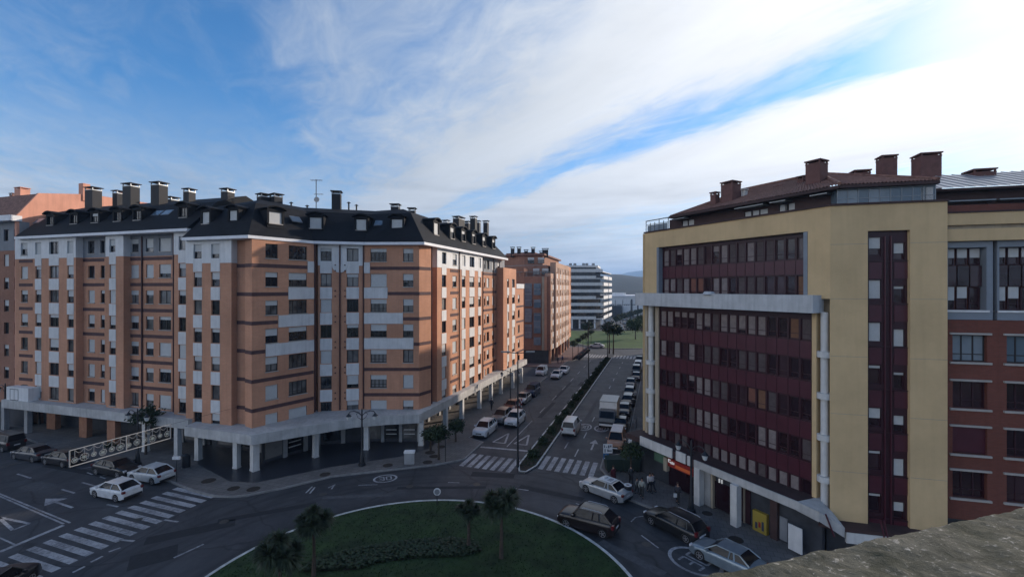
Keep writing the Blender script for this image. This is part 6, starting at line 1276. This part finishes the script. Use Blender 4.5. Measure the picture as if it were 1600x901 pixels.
# bushes along the median
random.seed(9)
for i in range(17):
    Y = 48.2+i*4.1; q = SY(-13.5, Y); s_ = random.uniform(.48, .66); rnd = random.Random(100+i); t_ = thing('median_shrub', 'rounded dark median shrub, %s from the roundabout end' % ORD[i], 'shrub', (q.x, q.y, .13), 0, 'shrubs along the median')
    g = MB(); 
    for k in range(4): a_ = rnd.random()*6.28; g.tube([(0, 0, 0), (math.cos(a_)*s_*.4, math.sin(a_)*s_*.4, s_*.8)], [.03, .01], 4)
    g.build('stem', M['bark'], t_); g = MB()
    for k in range(520):
        d = Vector((rnd.gauss(0, 1), rnd.gauss(0, 1), rnd.gauss(0, 1))).normalized()*s_*rnd.uniform(.55, 1.05)*(1+.25*math.sin(rnd.random()*9)); c = Vector((d.x, d.y, s_*.75+d.z*.85)); n_ = Vector((rnd.gauss(0, 1), rnd.gauss(0, 1), rnd.gauss(0, 1))).normalized(); u_ = n_.orthogonal().normalized()*.10; v__ = n_.cross(u_)*.7
        if c.z > .03: g.quad(c-u_, c-v__, c+u_, c+v__)
    g.build('foliage', M['leaf'], t_)
# weeds and low plants on the median soil
g = MB(); rnd = random.Random(4)
for k in range(7000):
    q = SY(rnd.uniform(-14.2, -12.75), rnd.uniform(45.6, 117)); a_ = rnd.random()*6.28; h = rnd.uniform(.03, .09); g.quad((q.x-.06*math.cos(a_), q.y-.06*math.sin(a_), .13), (q.x+.06*math.cos(a_), q.y+.06*math.sin(a_), .13), (q.x+rnd.uniform(-.08, .08), q.y, .13+h))
tag(g.build('median_grass', M['leaf2']), 'rough low greenery covering the soil of the median', 'grass', kind='stuff')

# ================================================================== PEOPLE
def skinned(name, verts, edges, rad, m, parent, root=0):
    me = bpy.data.meshes.new(name); me.from_pydata([tuple(v) for v in verts], edges, []); o = bpy.data.objects.new(name, me); COL.objects.link(o)
    md = o.modifiers.new('s', 'SKIN'); md.use_smooth_shade = True
    for i, r_ in enumerate(rad): me.skin_vertices[0].data[i].radius = (r_, r_) if not hasattr(r_, '__len__') else r_
    me.skin_vertices[0].data[root].use_root = True
    sb_ = o.modifiers.new('u', 'SUBSURF'); sb_.levels = sb_.render_levels = 1
    dg = bpy.context.evaluated_depsgraph_get(); nm = bpy.data.meshes.new_from_object(o.evaluated_get(dg)); nm.name = name; nm.materials.clear(); nm.materials.append(m)
    for pl__ in nm.polygons: pl__.material_index = 0
    bpy.data.objects.remove(o); q = bpy.data.objects.new(name, nm); COL.objects.link(q); q.parent = parent; return q
def person(x, y, head, label, top, legs, coat=False, h=1.7, step=.22, bend=.25, hairm='hair', skirt=False, z0=.14):
    t_ = thing('person', label, 'person', (x, y, z0), R(head)); t_.scale = (h/1.75,)*3
    s = step; P = [(0, 0, .95), (0, 0, 1.12), (.02, 0, 1.35), (.02, 0, 1.47), (.03, 0, 1.55), (.045, 0, 1.66),     # 0 pelvis .. 5 head
         (.0, .17, 1.40), (-.08-.1*bend, .25, 1.14), (.12*bend, .24, .90), (.0, -.17, 1.40), (.10, -.25, 1.14), (.22, -.23, .92),   # arms
         (.0, .10, .90), (s*.55, .10, .50), (s*.6, .10, .09), (s*.6+.17, .11, .04), (0, -.10, .90), (-s*.35, -.10, .50), (-s*1.1, -.10, .12), (-s*1.0+.14, -.11, .04)]
    E = [(0, 1), (1, 2), (2, 3), (3, 4), (4, 5), (2, 6), (6, 7), (7, 8), (2, 9), (9, 10), (10, 11), (0, 12), (12, 13), (13, 14), (14, 15), (0, 16), (16, 17), (17, 18), (18, 19)]
    Rd = [(.12, .15), (.11, .13), (.12, .16), .06, .055, (.095, .085), .055, .04, .03, .055, .04, .03, .08, .055, .04, .035, .08, .055, .04, .035]
    body = skinned('body', P, E, Rd, M['skin'], t_)
    k_ = .02; skinned('top', P[:3]+[P[3], P[6], P[7], P[8], P[9], P[10], P[11]], [(0, 1), (1, 2), (2, 3), (2, 4), (4, 5), (5, 6), (2, 7), (7, 8), (8, 9)], [(.15, .18), (.14, .165), (.145, .19), .08, .075, .062, .05, .075, .062, .05], mat('cloth', top, .9, .2, 5), t_)
    skinned('trousers', [P[0], P[12], P[13], P[14], P[16], P[17], P[18]], [(0, 1), (1, 2), (2, 3), (0, 4), (4, 5), (5, 6)], [(.15, .17), .10, .075, .06, .10, .075, .06], mat('trouser_cloth', legs, .9, .2, 5), t_)
    if coat: mb = MB(); mb.tube([(0, 0, 1.25), (0, 0, .95), (.01, 0, .55)], [.2, .21, .27], 12); mb.build('coat_skirt', mat('coat_cloth', top, .9, .2, 5), t_, smooth=50)
    mb = MB(); vs = []
    bm_ = bmesh.new(); bmesh.ops.create_icosphere(bm_, subdivisions=2, radius=.115)
    for v in bm_.verts: v.co = Vector((v.co.x*1.02-.012, v.co.y*.92, v.co.z*.95)); 
    bmesh.ops.delete(bm_, geom=[f for f in bm_.faces if f.calc_center_median().x > .045 and f.calc_center_median().z < .045], context='FACES'); me = bpy.data.meshes.new('hair'); bm_.to_mesh(me); bm_.free(); me.materials.append(M[hairm]); link(me, 'hair', t_, (.04, 0, 1.70))
    sh = MB(); 
    for i_ in (14, 18): q = P[i_]; sh.box(q[0]-.07, q[0]+.2, q[1]-.05, q[1]+.05, 0, .09)
    sh.build('shoes', M['black'], t_)
    fc = MB(); fc.box(.135, .165, -.012, .012, 1.63, 1.67); fc.box(.128, .140, -.045, -.02, 1.675, 1.69); fc.box(.128, .140, .02, .045, 1.675, 1.69); fc.box(.128, .142, -.028, .028, 1.60, 1.61); fc.build('face', M['skin'], t_)
    return t_
for px_, py_, hd, lb, tp, lg, ct, h in ((958.5, 757, 100, 'person in a long dark red coat standing at the pavement corner behind the taxi', (.07, .012, .018), (.02, .02, .025), True, 1.72), (986, 757, 80, 'person in dark clothes walking away past the waste containers', (.03, .035, .04), (.02, .02, .025), False, 1.74),
                                      (1003, 777, -110, 'person in light top and pale shoes by the litter bin', (.30, .30, .26), (.04, .04, .04), False, 1.68), (995, 771, -60, 'small person in grey beside the litter bin', (.16, .16, .15), (.05, .05, .05), False, 1.35), (1015, 769, -80, 'person in dark trousers and patterned white top by the corner pier', (.48, .44, .42), (.02, .02, .025), False, 1.7),
                                      (1020, 768, 130, 'person in pale patterned jacket next to the one by the corner pier', (.36, .33, .33), (.03, .03, .04), False, 1.62), (1059, 786, -120, 'person in dark jacket holding a white bag before the red shop', (.04, .04, .05), (.02, .02, .02), False, 1.72), (1179/1.0, 850, 0, None, None, None, None, None)):
    if lb is None: continue
    p = G(px_, py_, .14); person(p.x, p.y, hd, lb, tp, lg, ct, h)
p = G(1059, 786, .14); bg_ = MB(); bg_.box(-.13, .13, -.05, .05, .55, .85); o = bg_.build('shopping_bag', M['plate'], None, (p.x-.24, p.y-.1, .14)); tag(o, 'small white bag held by the person before the red shop', 'bag')
for i, (Y, s) in enumerate(((108.5, -24.5), (110.5, -23.8))): q = SY(s, Y); person(q.x, q.y, -90+30*i, ['person in dark clothes, left of two on the far left pavement', 'person in blue jacket, right of two on the far left pavement'][i], [(.05, .05, .05), (.06, .09, .18)][i], (.03, .03, .04))

for (x, y, hd, lb, tp) in ((768, 640, 70, 'person in dark coat walking under the avenue arcade near the barrier', (.03, .03, .04)), (722, 676, -100, 'person in grey jacket standing by the arcade column near the small tree', (.12, .12, .13))):
    p = G(x, y, .14); person(p.x, p.y, hd, lb, tp, (.03, .03, .035))
# ================================================================== air
hz = bpy.data.materials.new('haze'); hz.use_nodes = True; T = NT(hz.node_tree)
vo_ = T.n('ShaderNodeVolumePrincipled', i={'Color': (.36, .60, 1.0, 1), 'Density': 2.1e-4, 'Anisotropy': .2}); T.n('ShaderNodeOutputMaterial', i={'Volume': vo_.outputs[0]})
mb = MB(); mb.box(-9500, 10500, -3500, 12500, -1.1, 330); tag(mb.build('haze', hz), 'pale even air haze filling the whole view', 'haze', kind='stuff')
S.cycles.volume_bounces = 0; S.cycles.volume_max_steps = 32
S.cycles.max_bounces = 6; S.cycles.diffuse_bounces = 3; S.cycles.glossy_bounces = 3
